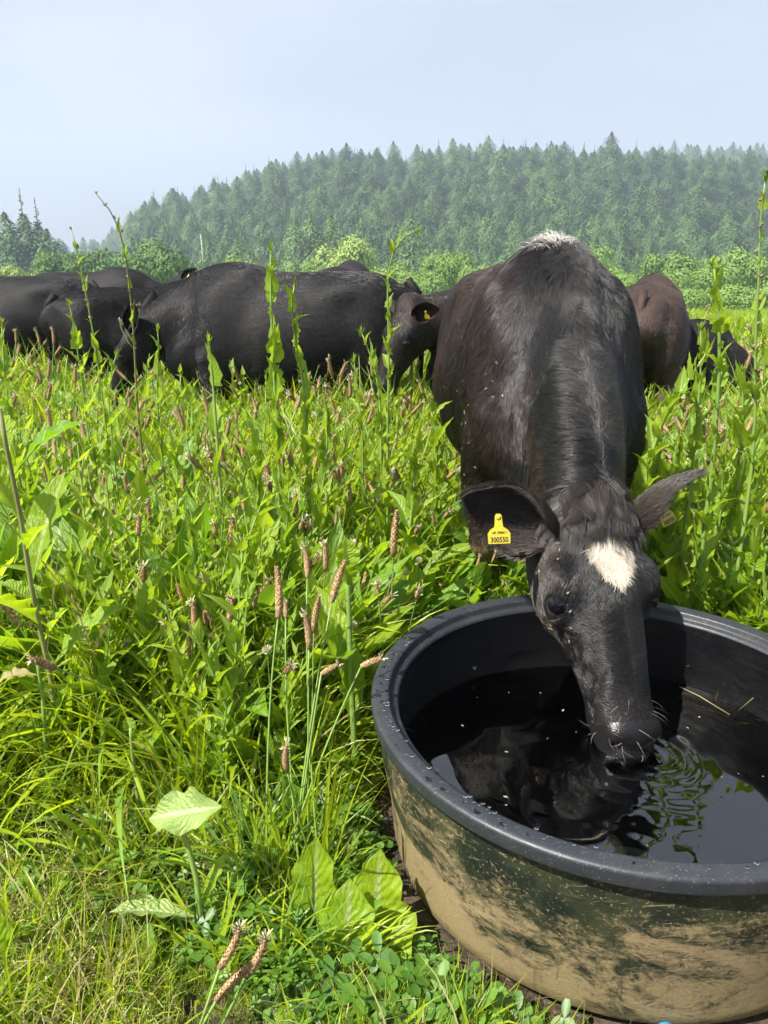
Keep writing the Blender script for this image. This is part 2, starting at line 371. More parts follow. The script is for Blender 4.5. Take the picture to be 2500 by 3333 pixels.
def cow_body(pose, H, hc=.016, hf=.016):
    xs = ucoord(-1.45, 1.3, .5, 1.3, hf, hc); ys = ucoord(-.5, .5, -.5, .5, hc if hf == hc else .0095, hc); zs = ucoord(-.05, 1.5, -.05, .85 if hf != hc else -1, hf, hc)
    F = Field(xs, ys, zs); E3 = np.eye(3)
    F.stations((0, 0, 0), E3, [(-1.20, 0, .98, .15, .15), (-1.12, 0, .97, .22, .24), (-1.0, 0, .95, .265, .30), (-.8, 0, .90, .30, .355), (-.55, 0, .865, .335, .385),
        (-.3, 0, .865, .325, .385), (-.1, 0, .885, .275, .385), (.04, 0, .865, .235, .36), (.16, 0, .80, .19, .27), (.25, 0, .74, .13, .18)], k=.01, egg=.21)
    F.ell((-.07, 0, 1.17), (.26, .11, .11), k=.13)                                     # withers
    for s_ in (-1, 1):
        F.ell((.0, s_ * .155, .90), (.19, .10, .28), k=.10)                            # shoulder
        F.ell((.16, s_ * .13, .74), (.12, .10, .14), k=.07)
        F.limb([(-.10, s_ * .09, 1.16, .035, .05), (.03, s_ * .165, .98, .045, .06), (.13, s_ * .20, .80, .05, .06)], k=.05)   # shoulder blade ridge
        F.ell((-.86, s_ * .17, 1.12), (.15, .06, .06), k=.14)                          # hip
        F.ell((-1.02, s_ * .16, .86), (.20, .13, .28), k=.08)                          # thigh
        F.ell((-1.18, s_ * .10, 1.09), (.05, .05, .06), k=.10)
        F.limb([(.06, s_ * .20, .72, .085, .11), (.0, s_ * .205, .55, .07, .085), (.02, s_ * .195, .40, .052, .058), (.035, s_ * .195, .345, .05, .052), (.02, s_ * .195, .28, .036, .038),
                (.02, s_ * .195, .14, .032, .035), (.03, s_ * .195, .10, .042, .045), (.06, s_ * .195, .05, .045, .05), (.07, s_ * .195, .0, .05, .06)], k=.04)
        F.limb([(-.98, s_ * .18, .80, .11, .16), (-.90, s_ * .2, .66, .085, .12), (-1.02, s_ * .19, .52, .055, .085), (-1.13, s_ * .18, .43, .042, .055), (-1.12, s_ * .18, .30, .035, .042),
                (-1.10, s_ * .18, .14, .033, .036), (-1.08, s_ * .18, .09, .043, .046), (-1.05, s_ * .18, .04, .045, .05), (-1.04, s_ * .18, .0, .05, .06)], k=.04)
    F.ell((.17, 0, .60), (.13, .10, .15), k=.07)                                        # brisket
    F.limb(POSE[pose]['neck'], k=.09, egg=.22)
    o, h, l, n = H; ax = np.array([h, l, n])
    F.stations(o, ax, [(-.02, 0, -.075, .065, .055), (.02, 0, -.075, .102, .07), (.07, 0, -.085, .122, .085), (.13, 0, -.095, .130, .098), (.20, 0, -.108, .125, .112), (.27, 0, -.11, .106, .112),
        (.34, 0, -.102, .083, .100), (.41, 0, -.09, .072, .083), (.47, 0, -.083, .070, .074), (.52, 0, -.08, .076, .068), (.555, 0, -.083, .074, .056), (.575, 0, -.088, .060, .042)], k=.05)
    F.ell(hp(H, 0, 0, -.03), (.045, .055, .035), ax, k=.05)
    for s_ in (-1, 1):
        F.ell(hp(H, .19, s_ * .110, -.05), (.055, .035, .04), ax, k=.035)                # brow
        F.ell(hp(H, .24, s_ * .112, -.082), (.045, .030, .03), ax, k=.03)
        F.ell(hp(H, .15, s_ * .065, -.165), (.13, .045, .085), ax, k=.05)                # cheek
        F.ell(hp(H, .30, s_ * .03, -.035), (.10, .018, .03), ax, k=.04)                  # bridge of the nose
        F.ell(hp(H, .240, s_ * .142, -.060), (.025, .017, .018), ax, k=.010, sub=True)
        F.ell(hp(H, .222, s_ * .135, -.044), (.036, .013, .008), ax, k=.010)             # upper lid
        F.ell(hp(H, .258, s_ * .133, -.084), (.030, .010, .006), ax, k=.010)              # lower lid
        F.ell(hp(H, .535, s_ * .042, -.043), (.032, .026, .024), ax, k=.02)
        F.ell(hp(H, .565, s_ * .047, -.045), (.024, .0125, .013), ax, k=.008, sub=True)  # nostril
    F.ell(hp(H, .535, 0, -.028), (.035, .03, .014), ax, k=.02)
    F.ell(hp(H, .50, 0, -.14), (.06, .05, .028), ax, k=.02)                              # chin
    return F.mesh()
def ear_data(name, B, T, O, wid=.062, mats=None, n=14, m=9):
    B, T, O = map(lambda v: np.array(v, float), (B, T, O)); A = T - B; ln = np.linalg.norm(A); A /= ln; O = unit(O - A * O.dot(A)); S = np.cross(A, O)
    V = []; Fc = []; U = []
    prof = [.020, .028, .038, .048, .056, .061, .062, .060, .056, .050, .042, .033, .022, .006]
    for lay in (0, 1):
        for i in range(n):
            t = i / (n - 1); w = np.interp(t, np.linspace(0, 1, 14), prof) * wid / .062; fm = 2.5 - 1.55 * smooth(t * 1.5)
            rad = w / math.sin(min(fm, 1.5)) ; c = B + A * ln * t + O * (-.012 * math.sin(t * 3))
            th = .006 * (1 - .7 * t) * (-1 if lay else 0)
            for j in range(m):
                ph = (j / (m - 1) * 2 - 1) * fm
                r_ = rad + (-th if lay else 0)
                V.append(c + S * r_ * math.sin(ph) + O * (rad - r_ * math.cos(ph) - rad * .3)); U.append((j / (m - 1), t))
        b = lay * n * m
        for i in range(n - 1):
            for j in range(m - 1):
                q = (b + i * m + j, b + i * m + j + 1, b + (i + 1) * m + j + 1, b + (i + 1) * m + j)
                Fc.append(q if lay == 0 else q[::-1])
    nm = n * m; ring = [i * m for i in range(n)] + [(n - 1) * m + j for j in range(1, m)] + [i * m + m - 1 for i in range(n - 2, -1, -1)]
    for a, b in zip(ring[:-1], ring[1:]): Fc.append((a, a + nm, b + nm, b))
    mi = [0] * ((n - 1) * (m - 1)) + [1] * (len(Fc) - (n - 1) * (m - 1))
    return mesh_data(name, V, Fc, mats, U, mi), np.array(V), (B, A, O, S, ln)
def pnoise(P, f, seed=0):
    P = P * f; return (np.sin(P[:, 0] * 1.7 + P[:, 1] * 2.3 + seed) + np.sin(P[:, 1] * 2.9 - P[:, 2] * 1.9 + seed * 2.1) + np.sin(P[:, 2] * 2.1 + P[:, 0] * 1.3 + seed * .7)) / 3
def sample(V, Q, n, wfun):
    T = np.concatenate([Q[:, [0, 1, 2]], Q[:, [0, 2, 3]]]); a, b, c = V[T[:, 0]], V[T[:, 1]], V[T[:, 2]]
    nr = np.cross(b - a, c - a); ar = np.linalg.norm(nr, axis=1); nr /= ar[:, None] + 1e-12
    w = ar * wfun((a + b + c) / 3, nr); i = NR.choice(len(T), n, p=w / w.sum()); u = NR.random((n, 2)); q = u.sum(1) > 1; u[q] = 1 - u[q]
    VN = np.zeros_like(V)
    for e in range(3): np.add.at(VN, T[:, e], nr * ar[:, None])
    VN /= np.linalg.norm(VN, axis=1)[:, None] + 1e-12
    p = a[i] + (b - a)[i] * u[:, :1] + (c - a)[i] * u[:, 1:]
    nn = VN[T[i, 0]] * (1 - u.sum(1))[:, None] + VN[T[i, 1]] * u[:, :1] + VN[T[i, 2]] * u[:, 1:]
    return p, nn / (np.linalg.norm(nn, axis=1)[:, None] + 1e-9)
def fur(name, P, Nn, D, length, m, parent, lift=.35, rad=.0006, k=4, droop=0., clump=0):
    n = len(P); D = D - Nn * (D * Nn).sum(1)[:, None]; D /= np.linalg.norm(D, axis=1)[:, None] + 1e-6
    length = np.broadcast_to(length, (n,)); pts = np.empty((n, k, 3), np.float32)
    lift = np.broadcast_to(lift, (n,))
    for i in range(k):
        t = i / (k - 1)
        pts[:, i] = P + (Nn * (lift * t * (1 - .35 * t))[:, None] + D * t * (1 + .2 * t)) * length[:, None] + np.array([0, 0, -droop]) * (t * t) * length[:, None]
    hc = bpy.data.hair_curves.new(name); hc.add_curves([k] * n)
    hc.points.foreach_set('position', pts.ravel())
    a = hc.attributes.get('radius') or hc.attributes.new('radius', 'FLOAT', 'POINT')
    rr = (np.linspace(1, .15, k)[None] * rad * NR.uniform(.7, 1.3, (n, 1))).astype(np.float32)
    a.data.foreach_set('value', rr.ravel()); hc.materials.append(m)
    return obj(name, hc, parent)
def text_mesh(name, s, size, m, parent, mw, sx=1.0):
    cu = bpy.data.curves.new(name, 'FONT'); cu.body = s; cu.size = size; cu.extrude = .0003; cu.offset = size * .025; cu.align_x = 'CENTER'; cu.materials.append(m); cu.resolution_u = 3
    t = bpy.data.objects.new('tmp', cu); COL.objects.link(t); dg = bpy.context.evaluated_depsgraph_get(); me = bpy.data.meshes.new_from_object(t.evaluated_get(dg)); bpy.data.objects.remove(t)
    if not len(me.materials): me.materials.append(m)
    o = obj(name, me, parent); o.matrix_local = mw @ Matrix.Diagonal((sx, 1, 1, 1)); return o
def frame_m(o, x, y, z):
    return Matrix(((x[0], y[0], z[0], o[0]), (x[1], y[1], z[1], o[1]), (x[2], y[2], z[2], o[2]), (0, 0, 0, 1)))
def tag_outline(w=.055, h=.066):
    """flag-shaped cattle tag, neck with a round stud at the top; local x right, y up, stud at origin"""
    pts = [(-w / 2, -h), (w / 2, -h), (w / 2 + .001, -h * .62), (w * .40, -h * .47), (w * .2, -h * .36), (.0095, -h * .2), (.0085, .004), (.005, .009), (-.005, .009), (-.0085, .004), (-.0095, -h * .2), (-w * .2, -h * .36), (-w * .40, -h * .47), (-w / 2 - .001, -h * .62)]
    return pts
def tag_data(name, m, t=.0015):
    p = tag_outline(); n = len(p); V = [(x, y, t) for x, y in p] + [(x, y, -t) for x, y in p] + [(0, -.02, t), (0, -.02, -t)]
    F = [(i, (i + 1) % n, 2 * n) for i in range(n)] + [(n + (i + 1) % n, n + i, 2 * n + 1) for i in range(n)] + [(n + i, n + (i + 1) % n, (i + 1) % n, i) for i in range(n)]
    return mesh_data(name, V, F, m, smooth_=False)
TAG = tag_data('ear_tag', M['tagm'])
_v, _f = tube([(0, 0, -.008), (0, 0, .0), (0, 0, .003), (0, 0, .0045)], [.007, .007, .0065, .003], 10)
STUD = mesh_data('stud', _v, _f, M['tagm'])
EYE_ = None
def sphere_data(name, m, seg=16, rng=10):
    V = []; F = []
    for i in range(rng + 1):
        a = math.pi * i / rng
        for j in range(seg): b = 2 * math.pi * j / seg; V.append((math.sin(a) * math.cos(b), math.sin(a) * math.sin(b), math.cos(a)))
    for i in range(rng):
        for j in range(seg): k = (j + 1) % seg; F.append((i * seg + j, (i + 1) * seg + j, (i + 1) * seg + k, i * seg + k))
    return mesh_data(name, V, F, m)
EYEM = sphere_data('eye', M['eye'])
def build_cow(name, label, group, loc, rz, pose, coat='coat', scale=1., H=None, hires=False, ears=None, tagears=(), earup=False, nfur=0, furm='furherd', yaw=0., tail=True, cat='cow'):
    root = empty(name, loc, rz); root.scale = (scale,) * 3; tag(root, label, cat, group)
    if H is None:
        q = POSE[pose]; h = unit(q['h']); c, s_ = math.cos(yaw), math.sin(yaw); h = np.array((h[0] * c - h[1] * s_, h[0] * s_ + h[1] * c, h[2]))
        H = head_frame(q['P'], h, (math.cos(yaw), math.sin(yaw), 1.))
    V, Q = cow_body(pose, H, *((.0125, .0072) if hires else (.017, .017)))
    hl = (V - H[0]) @ np.array([H[1], H[2], H[3]]).T
    Vm = hl[Q].mean(1); mz = (Vm[:, 0] > .495) & (np.abs(Vm[:, 1]) < .1) & (np.abs(Vm[:, 2] + .09) < .12)
    hoof = (V[Q].mean(1)[:, 2] < .045)
    mi = np.where(mz & (Vm[:, 0] > .515), 1, np.where(hoof, 2, 0))
    body = obj('body', mesh_data('body', V, Q, [M[coat], M['muzzle'], M['hoof']], None, mi), root)
    for s_ in (-1, 1):
        e = obj('eye', EYEM, root, hp(H, .240, s_ * .125, -.060), None, .0235)
    es = ears or {-1: (hp(H, .05, -.095, -.07), hp(H, .0, -.29, -.10), H[3] * .6 + H[1] * .8), 1: (hp(H, .05, .095, -.07), hp(H, .0, .29, -.10), H[3] * .6 + H[1] * .8)}
    if earup: es = {q: (hp(H, .05, q * .085, -.07), hp(H, -.17, q * .19, -.03), H[3] * .55 + H[2] * q * .75 + H[1] * .2) for q in (-1, 1)}
    E_ = {}
    for s_ in (-1, 1):
        me, ev, fr = ear_data('ear', *es[s_], wid=(EW[s_] if ears else .062), mats=[M['earin'] if hires else M[coat], M[coat]])
        eo = obj('ear', me, root); E_[s_] = (eo, me, ev, fr)
        if s_ in tagears:
            B, A, O, S, ln = fr; p = B + A * ln * .5 + O * .012
            up = np.array([0, 0, 1.]); y = unit(up - O * up.dot(O)); x = np.cross(y, O)
            t = obj('ear_tag', TAG, root); t.matrix_local = frame_m(p, x, y, O) @ Matrix.Diagonal((.72, .72, .72, 1))
            st = obj('stud', STUD, t)
    if tail:
        tp = [(-1.20, 0, 1.20), (-1.27, 0, 1.12), (-1.30, 0, .95), (-1.30, .01, .7), (-1.28, .02, .5), (-1.27, .02, .32)]
        tv, tf = tube(tp, [.035, .03, .022, .018, .028, .006], 8); obj('tail', mesh_data('tail', tv, tf, M[coat]), root)
    if nfur:
        P, Nn = sample(V, Q, nfur, lambda c, n: (c[:, 2] > .4) * 1.0)
        D = np.stack([-np.ones(nfur), .25 * np.sign(P[:, 1]), -.55 - .3 * pnoise(P, 5)], 1); nk = P[:, 0] > .12; D[nk] += np.array([.6, 0, -.9])
        D += .25 * np.stack([pnoise(P, 40, 1), pnoise(P, 40, 2), pnoise(P, 40, 3)], 1)
        fur('coat_hair', P, Nn, D, NR.uniform(.012, .024, nfur), M[furm], root, .16, .0012, 3)
    return root, H, V, Q, E_

# ---- the heifer drinking from the trough
ML = (.533, 2.46, 0.0); MRZ = R(-90)
def to_local(w): return np.array((ML[1] - w[1], w[0] - ML[0], w[2]))
Pw = np.array((.508, 1.745, .712)); Hh = (.576, .1025, -.811)
H0 = head_frame(to_local(Pw), Hh, (.811, 0, .576), R(17))
def earpts(px0, py0, Y0, px1, py1, Y1, O): return (to_local(at(px0, py0, Y0)), to_local(at(px1, py1, Y1)), np.array((-O[1], O[0], O[2])))
EARS = {-1: earpts(1768, 1750, 1.78, 1512, 1612, 1.74, (.25, -.85, -.42)), 1: earpts(2120, 1735, 1.76, 2282, 1540, 1.80, (.75, -.25, -.5))}
EARS[-1] = (hp(H0, .062, -.088, -.075),) + EARS[-1][1:]; EARS[1] = (hp(H0, .055, .088, -.070),) + EARS[1][1:]
EW = {-1: .080, 1: .050}
main, H0, MV, MQ, ME = build_cow('heifer', 'black heifer with a white forehead star drinking from the black trough', None, ML, MRZ, 'trough', H=H0, hires=True, ears=EARS, cat='heifer')
for o_ in main.children: 
    if o_.name.startswith('body'): o_.data.materials[0] = M['coat']
# ear tags of the drinking heifer, with their print
def big_tag(px, py, Y, xdir, facing, mirror=1, s=.90, l1='UK 390811', l2='300550', cut=False):
    p = to_local(at(px, py, Y)); f = unit((-facing[1], facing[0], facing[2])); xd = np.array((-xdir[1], xdir[0], xdir[2])); x = unit(xd - f * xd.dot(f)); y = np.cross(f, x)
    t = obj('ear_tag', TAG, main); t.matrix_local = frame_m(p, x, y, f) @ Matrix.Diagonal((s, s, s, 1))
    obj('stud', STUD, t)
    text_mesh('lettering', l1, .0088, M['ink'], t, Matrix.Translation((.001, -.0415, .0017)), .95)
    text_mesh('lettering', l2, .0185, M['ink'], t, Matrix.Translation((.0, -.0625, .0017)), .82)
    return t
big_tag(1622, 1684, 1.655, (1, .05, .02), (.05, -.93, .35))
big_tag(2150, 1640, 1.85, (.85, .35, .30), (.3, -.75, .4), s=.85)
# coat hair of the drinking heifer
ax0 = np.array([H0[1], H0[2], H0[3]])
def hair_dir(P, Nn):
    n = len(P); hl = (P - H0[0]) @ ax0.T; D = np.zeros((n, 3))
    x, y, z = P.T
    sg = np.sign(y) * smooth(np.abs(y) / .03)
    body = np.stack([-.55 + 0 * x, .35 * sg, -.75 + 0 * x], 1)
    front = np.stack([.75 + 0 * x, .55 * sg * (1 - 1.6 * smooth((x - .1) / .2)), -.6 + 0 * x], 1)               # withers: combed forward and in towards the whorl
    neck = np.stack([-.65 + 0 * x, .95 * sg, -.15 + 0 * x], 1)                # neck: combed back and out from the crest
    wf = smooth((x + .16) / .14)[:, None]; wn = smooth((x - .34) / .07)[:, None]
    side = smooth((np.abs(y) - .08) / .2)[:, None]
    D = body * (1 - wf) + (front * (1 - side) + body * side) * wf
    D = D * (1 - wn) + neck * wn
    low = smooth((.62 - z) / .2)[:, None] * (1 - wn); D = D * (1 - low) + np.array([-.1, 0, -1]) * low
    hd = smooth((hl[:, 0] + .05) / .06)[:, None] * (x > .45)[:, None]
    face = -H0[1][None] * .5 + H0[2][None] * (np.sign(hl[:, 1:2]) * .7) 
    faced = H0[1][None] * 1.0 + H0[2][None] * (hl[:, 1:2] * 4)
    u = smooth((hl[:, :1] - .2) / .1); face = faced * (1 - u) + (faced * .25 + H0[2][None] * np.sign(hl[:, 1:2]) * .6 - H0[1][None] * .3) * u
    D = D * (1 - hd) + face * hd
    return D, hl
nF = 210000
def wvis(c, n):
    hl = (c - H0[0]) @ ax0.T
    w = 1.0 + 1.6 * (c[:, 0] > .1) + 1.5 * ((hl[:, 0] > -.02) & (c[:, 0] > .5))
    w = w * (c[:, 0] > -.75) * ((c[:, 2] > .36) | (c[:, 0] > .3)) * np.where(n[:, 0] < -.75, .1, 1)
    w = w * ~((hl[:, 0] > .515) & (c[:, 0] > .5))
    for s_ in (-1, 1): w = w * (((hl - np.array([.242, s_ * .136, -.06]))**2).sum(1) > (.036 if s_ < 0 else .031)**2)
    return w
P, Nn = sample(MV, MQ, nF, wvis); D, hl = hair_dir(P, Nn)
cell = np.floor(P / .016).astype(int); key = (cell[:, 0] * 73856093 ^ cell[:, 1] * 19349663 ^ cell[:, 2] * 83492791) & 0xffff
tab = NR.normal(0, 1, (65536, 3)); D += .13 * tab[key] + .28 * np.stack([pnoise(P, 26, 1), pnoise(P, 26, 2), pnoise(P, 26, 3)], 1) + NR.normal(0, .07, (nF, 3))
inh = (hl[:, 0] > -.03) & (P[:, 0] > .5)
star = inh & (np.abs(hl[:, 2] + .0) < .08) & ((((hl[:, 0] - .148) / .058)**2 + ((hl[:, 1] - .004 - .12 * (hl[:, 0] - .148)) / np.interp(hl[:, 0], [.09, .13, .165, .21], [.030, .044, .034, .006]))**2 + .7 * pnoise(P, 110, 5)) < 1)
LN = np.where(inh, np.interp(hl[:, 0], [0, .1, .3, .46, .52], [.026, .015, .010, .007, .003]), .026) * NR.uniform(.7, 1.25, nF)
whorl = (np.abs(P[:, 1]) < .06) & (P[:, 0] > -.25) & (P[:, 0] < .6) & ~inh; LN[whorl] *= 1.45
tuft = (np.abs(P[:, 1]) < .085) & (P[:, 0] > -.16) & (P[:, 0] < .03) & (P[:, 2] > 1.18) & (NR.random(nF) < .8)
brown = ((P[:, 1] < -.12) & (NR.random(nF) < .35 + .3 * pnoise(P, 6, 3))) | ((P[:, 0] < -.4) & (NR.random(nF) < .6))
li = np.where(inh, .22, .26)
k_ = ~star & ~brown & ~tuft
fur('coat_hair', P[k_], Nn[k_], D[k_], LN[k_], M['fur'], main, li[k_], .00062)
k_ = ~star & brown & ~tuft
o_ = fur('coat_hair', P[k_], Nn[k_], D[k_], LN[k_], M['furbrown'], main, li[k_], .00062); o_['label'] = 'rusty brown coat hair on the flank'
fur('grey_hair', P[tuft], Nn[tuft], D[tuft], LN[tuft], M['fur'], main, .3, .0006)
o_ = fur('forehead_star', P[star], Nn[star], D[star] , LN[star] * 1.25, M['furwhite'], main, .3, .0009); o_['label'] = 'white star of hair on the forehead'
Ps, Ns = sample(MV, MQ, 5200, lambda c, n: ((lambda h: (np.abs(h[:, 2]) < .08) * (c[:, 0] > .5) * ((((h[:, 0] - .148) / .056)**2 + ((h[:, 1] - .004) / np.interp(h[:, 0], [.09, .13, .165, .21], [.030, .044, .034, .006]))**2) < NR.uniform(.55, 1.5, len(c))) + 1e-12)((c - H0[0]) @ ax0.T)))
hs = (Ps - H0[0]) @ ax0.T; Ds = H0[1][None] + H0[2][None] * ((hs[:, 1:2]) * 14) + NR.normal(0, .28, (5200, 3))
fur('forehead_star', Ps, Ns, Ds, NR.uniform(.016, .030, 5200), M['furwhite'], main, .22, .0009)
M['furwithers'] = hair_mat('pale_withers_fur', (.16, .15, .14), (.75, .72, .66), .5)
# standing tuft on the withers
nT = 2600; P, Nn = sample(MV, MQ, nT, lambda c, n: np.exp(-((c[:, 0] + .08) / .06)**2) * np.exp(-(c[:, 1] / .04)**2) * (c[:, 2] > 1.15) + 1e-12)
D = np.stack([NR.normal(-.1, .5, nT), P[:, 1] * 9 + NR.normal(0, .25, nT), np.full(nT, .6)], 1)
fur('withers_tuft', P, Nn + np.array([0, 0, .5]), D, NR.uniform(.02, .08, nT) * np.interp(np.abs(P[:, 1]), [0, .12], [1.1, .5]), M['furwithers'], main, .9, .0008)['label'] = 'pale standing tuft of hair on the withers'
# crest hair down the neck
nT = 9000; P, Nn = sample(MV, MQ, nT, lambda c, n: (np.abs(c[:, 1]) < .035) * (c[:, 0] > -.15) * (c[:, 0] < .62) * (n[:, 2] > .3) * 1. + 1e-12)
D, _ = hair_dir(P, Nn); D += NR.normal(0, .25, (nT, 3)) + .5 * np.stack([pnoise(P, 60, 1), pnoise(P, 60, 2), pnoise(P, 60, 3)], 1)
fur('crest_hair', P, Nn, D, NR.uniform(.03, .055, nT), hair_mat('greyish_fur', (.010, .010, .010), (.085, .08, .075)), main, .3, .00055)
# forelock on the poll
nT = 9000; P, Nn = sample(MV, MQ, nT, lambda c, n: (lambda h: np.exp(-((h[:, 0] - .02) / .035)**2 - (h[:, 1] / .075)**2) * (h[:, 2] > -.07) * (c[:, 0] > .5) + 1e-12)((c - H0[0]) @ ax0.T))
hs = (P - H0[0]) @ ax0.T; tb = tab[((np.floor(P / .02).astype(int)) @ np.array([73856, 19349, 83492])) & 0xffff]
D = H0[1][None] * 1. + H0[2][None] * (hs[:, 1:2] * 7 - .2) + .55 * tb
fur('forelock', P, Nn, D, NR.uniform(.03, .06, nT), hair_mat('forelock_fur', (.006, .005, .005), (.055, .043, .034)), main, .35, .0006)
# brisket fringe under the neck
nT = 7000; P, Nn = sample(MV, MQ, nT, lambda c, n: (c[:, 0] > .1) * (c[:, 0] < .45) * (c[:, 2] < .72) * (n[:, 2] < 0) * (np.abs(c[:, 1]) < .16) + 1e-12)
fur('brisket_hair', P, Nn, np.tile([.1, 0, -1.], (nT, 1)) + NR.normal(0, .2, (nT, 3)), NR.uniform(.03, .08, nT), M['fur'], main, .5, .0007, droop=.8)
# ear hair
M['furear'] = hair_mat('ear_fur', (.008, .007, .006), (.085, .065, .05))
for s_ in (-1, 1):
    eo, me, ev, (B, A, O, S, ln) = ME[s_]
    Qe = np.array([f for f in [tuple(p.vertices) for p in me.polygons] if len(f) == 4]); n_ = 9000
    P, Nn = sample(ev, Qe, n_, lambda c, n: 1.0 + 0 * c[:, 0]); t = (P - B) @ A / ln; s2 = (P - B) @ S
    D = A[None] * .9 + S[None] * (s2[:, None] * 9) + NR.normal(0, .15, (n_, 3))
    ins = NR.random(n_) < .5
    fur('ear_hair', P, Nn, D, NR.uniform(.010, .028, n_) , M['furear'], main, .35, .0006)
# whiskers and bits of straw and dried mud in the coat
n_ = 34; P, Nn = sample(MV, MQ, n_, lambda c, n: (lambda h: (h[:, 0] > .46) * (c[:, 0] > .5) * (n @ H0[3] > -.6) * 1. + 1e-12)((c - H0[0]) @ ax0.T))
fur('whiskers', P, Nn, np.tile(H0[1], (n_, 1)) * .3 + NR.normal(0, .5, (n_, 3)), NR.uniform(.012, .03, n_), M['furgrey'], main, 1.5, .00022)
n_ = 170; P, Nn = sample(MV, MQ, n_, lambda c, n: (np.exp(-((c[:, 0] - .05) / .12)**2 - ((c[:, 2] - .80) / .13)**2) * (c[:, 1] < -.12) * 3 + np.exp(-((c[:, 1] + .30) / .05)**2) * (c[:, 0] > -.6) * .6
     + (lambda h: 4 * np.exp(-((h[:, 1] + .105) / .02)**2) * (h[:, 0] > .1) * (h[:, 0] < .42) * (c[:, 0] > .5))((c - H0[0]) @ ax0.T) + .02) * (c[:, 2] > .3))
mb = MB()
for p, n in zip(P, Nn):
    a = unit(np.cross(n, NR.normal(0, 1, 3))); b = np.cross(n, a); L_, w_ = rnd.uniform(.0015, .006), rnd.uniform(.0006, .0016); p = p + n * .004
    mb.add([p - a * L_ - b * w_, p + a * L_ - b * w_, p + a * L_ + b * w_ + n * .001, p - a * L_ + b * w_ + n * .001], [(0, 1, 2, 3)])
o_ = obj('straw_flecks', mb.data('straw_flecks', mat('dried_mud_fleck', (.26, .21, .12), .9)), main); o_['kind'] = 'stuff'
# ---- the rest of the herd
def place(px, py, Y, dz=0): p = at(px, py, Y); return (p.x, Y, G(p.x, Y) + dz)
HG = 'black cattle grazing behind the trough heifer'
_c = place(715, 900, 4.8)
cowA = build_cow('cow', 'large glossy black cow in full side view with its head lowered to the left', HG, _c, R(178), 'mid', scale=.93, earup=True, nfur=70000)
_c = place(640, 900, 5.9)
cowB = build_cow('cow', 'black cow turned half away with its rump just left of the lowered head', HG, _c, R(24), 'graze', 'coat', scale=.81, nfur=40000)
_c = place(-150, 900, 6.3)
cowC = build_cow('cow', 'black cow at the left edge of the herd cut off by the frame', HG, _c, R(186), 'graze', scale=.86, nfur=30000)
_c = place(420, 900, 7.6)
cowD = build_cow('cow', 'black cow whose back shows farthest back under the dark oak', HG, _c, R(-4), 'mid', scale=.84, earup=True)
_c = place(725, 900, 8.2)
cowF = build_cow('cow', 'black cow behind the side view cow showing only its tufted head and ears', HG, _c, R(170), 'level', scale=.775, yaw=R(35), tagears=(1,), earup=True)
_c = place(1150, 900, 6.9)
cowG = build_cow('cow', 'rusty rumped black cow standing behind the side view cow', HG, _c, R(84), 'graze', 'coatred', scale=.90)
_c = place(1570, 900, 4.45)
cowH = build_cow('cow', 'dark brown cow with a yellow ear tag and creased neck beside the drinking heifer', HG, _c, R(208), 'high', 'coatred', scale=.86, tagears=(1,), nfur=40000, furm='fur')
_c = place(2135, 900, 5.5)
cowI = build_cow('cow', 'brown cow seen from behind with dung on its rump right of the heifer', HG, _c, R(68), 'graze', 'coatbrown', scale=.86, nfur=40000, furm='furtan')
_c = place(2330, 900, 5.0)
cowJ = build_cow('cow', 'black cow with its neck stretched down grazing at the right edge', HG, _c, R(-8), 'graze', scale=.66, nfur=15000)

# ---- the trough
TC = (.482, 1.387); TZ = .40; TR = .508; WZ = .205
def lathe(prof, seg=160, wob=0):
    V = []; F = []; U = []
    for i, (r_, z) in enumerate(prof):
        for j in range(seg):
            a = 2 * math.pi * j / seg; w = 1 + wob * (math.sin(3 * a + 1) + .6 * math.sin(7 * a + z * 9)) 
            V.append((r_ * w * math.cos(a), r_ * w * math.sin(a), z)); U.append((j / seg, z))
    for i in range(len(prof) - 1):
        for j in range(seg): k = (j + 1) % seg; F.append((i * seg + j, i * seg + k, (i + 1) * seg + k, (i + 1) * seg + j))
    return V, F, U
m = mat('black_plastic', (.005, .005, .006), .38); n = N(m)
scr = n.noise(14, 5, None, (1, 1, 9), .7); n.l(n.rng(scr, .3, .75, .26, .5), n.p.inputs['Roughness'])
n.l(n.mix(n.rng(n.noise(60, 5), .55, .8, 0, .35), (.003, .003, .004), (.022, .022, .02)), n.p.inputs['Base Color']); n.bump(n.noise(30, 6), .12, .01)
M['plastic'] = m
m = mat('grimy_rim', (.022, .025, .030), .42); n = N(m)
f1 = n.rng(n.noise(9, 6, None, None, .7), .5, .75); f2 = n.rng(n.noise(240, 2), .62, .72, 0, .6)
n.l(n.mix(f2, n.mix(n.math('MULTIPLY', f1, .35), (.020, .023, .028), (.06, .058, .05)), (.15, .14, .12)), n.p.inputs['Base Color'])
n.l(n.rng(n.noise(18, 5), .3, .7, .36, .55), n.p.inputs['Roughness']); n.bump(n.noise(45, 5), .10, .01); M['rim'] = m
m = mat('muddy_plastic', (.02, .02, .02), .6); n = N(m); tcv = n.new('ShaderNodeTexCoord')
uv = tcv.outputs['UV']; ob = tcv.outputs['Object']
mpn = n.new('ShaderNodeMapping'); n.l(ob, mpn.inputs[0]); mpn.inputs['Scale'].default_value = (1, 1, 1.9); mpn.inputs['Rotation'].default_value = (.5, .3, 0)
big = n.noise(5.0, 9, mpn.outputs[0], None, .68, .9); fine = n.noise(30, 10, mpn.outputs[0], (1, 1, .8), .78, 2.0); sx = n.new('ShaderNodeSeparateXYZ'); n.l(ob, sx.inputs[0])
hgt = n.rng(sx.outputs[2], .0, .36, .16, -.07)
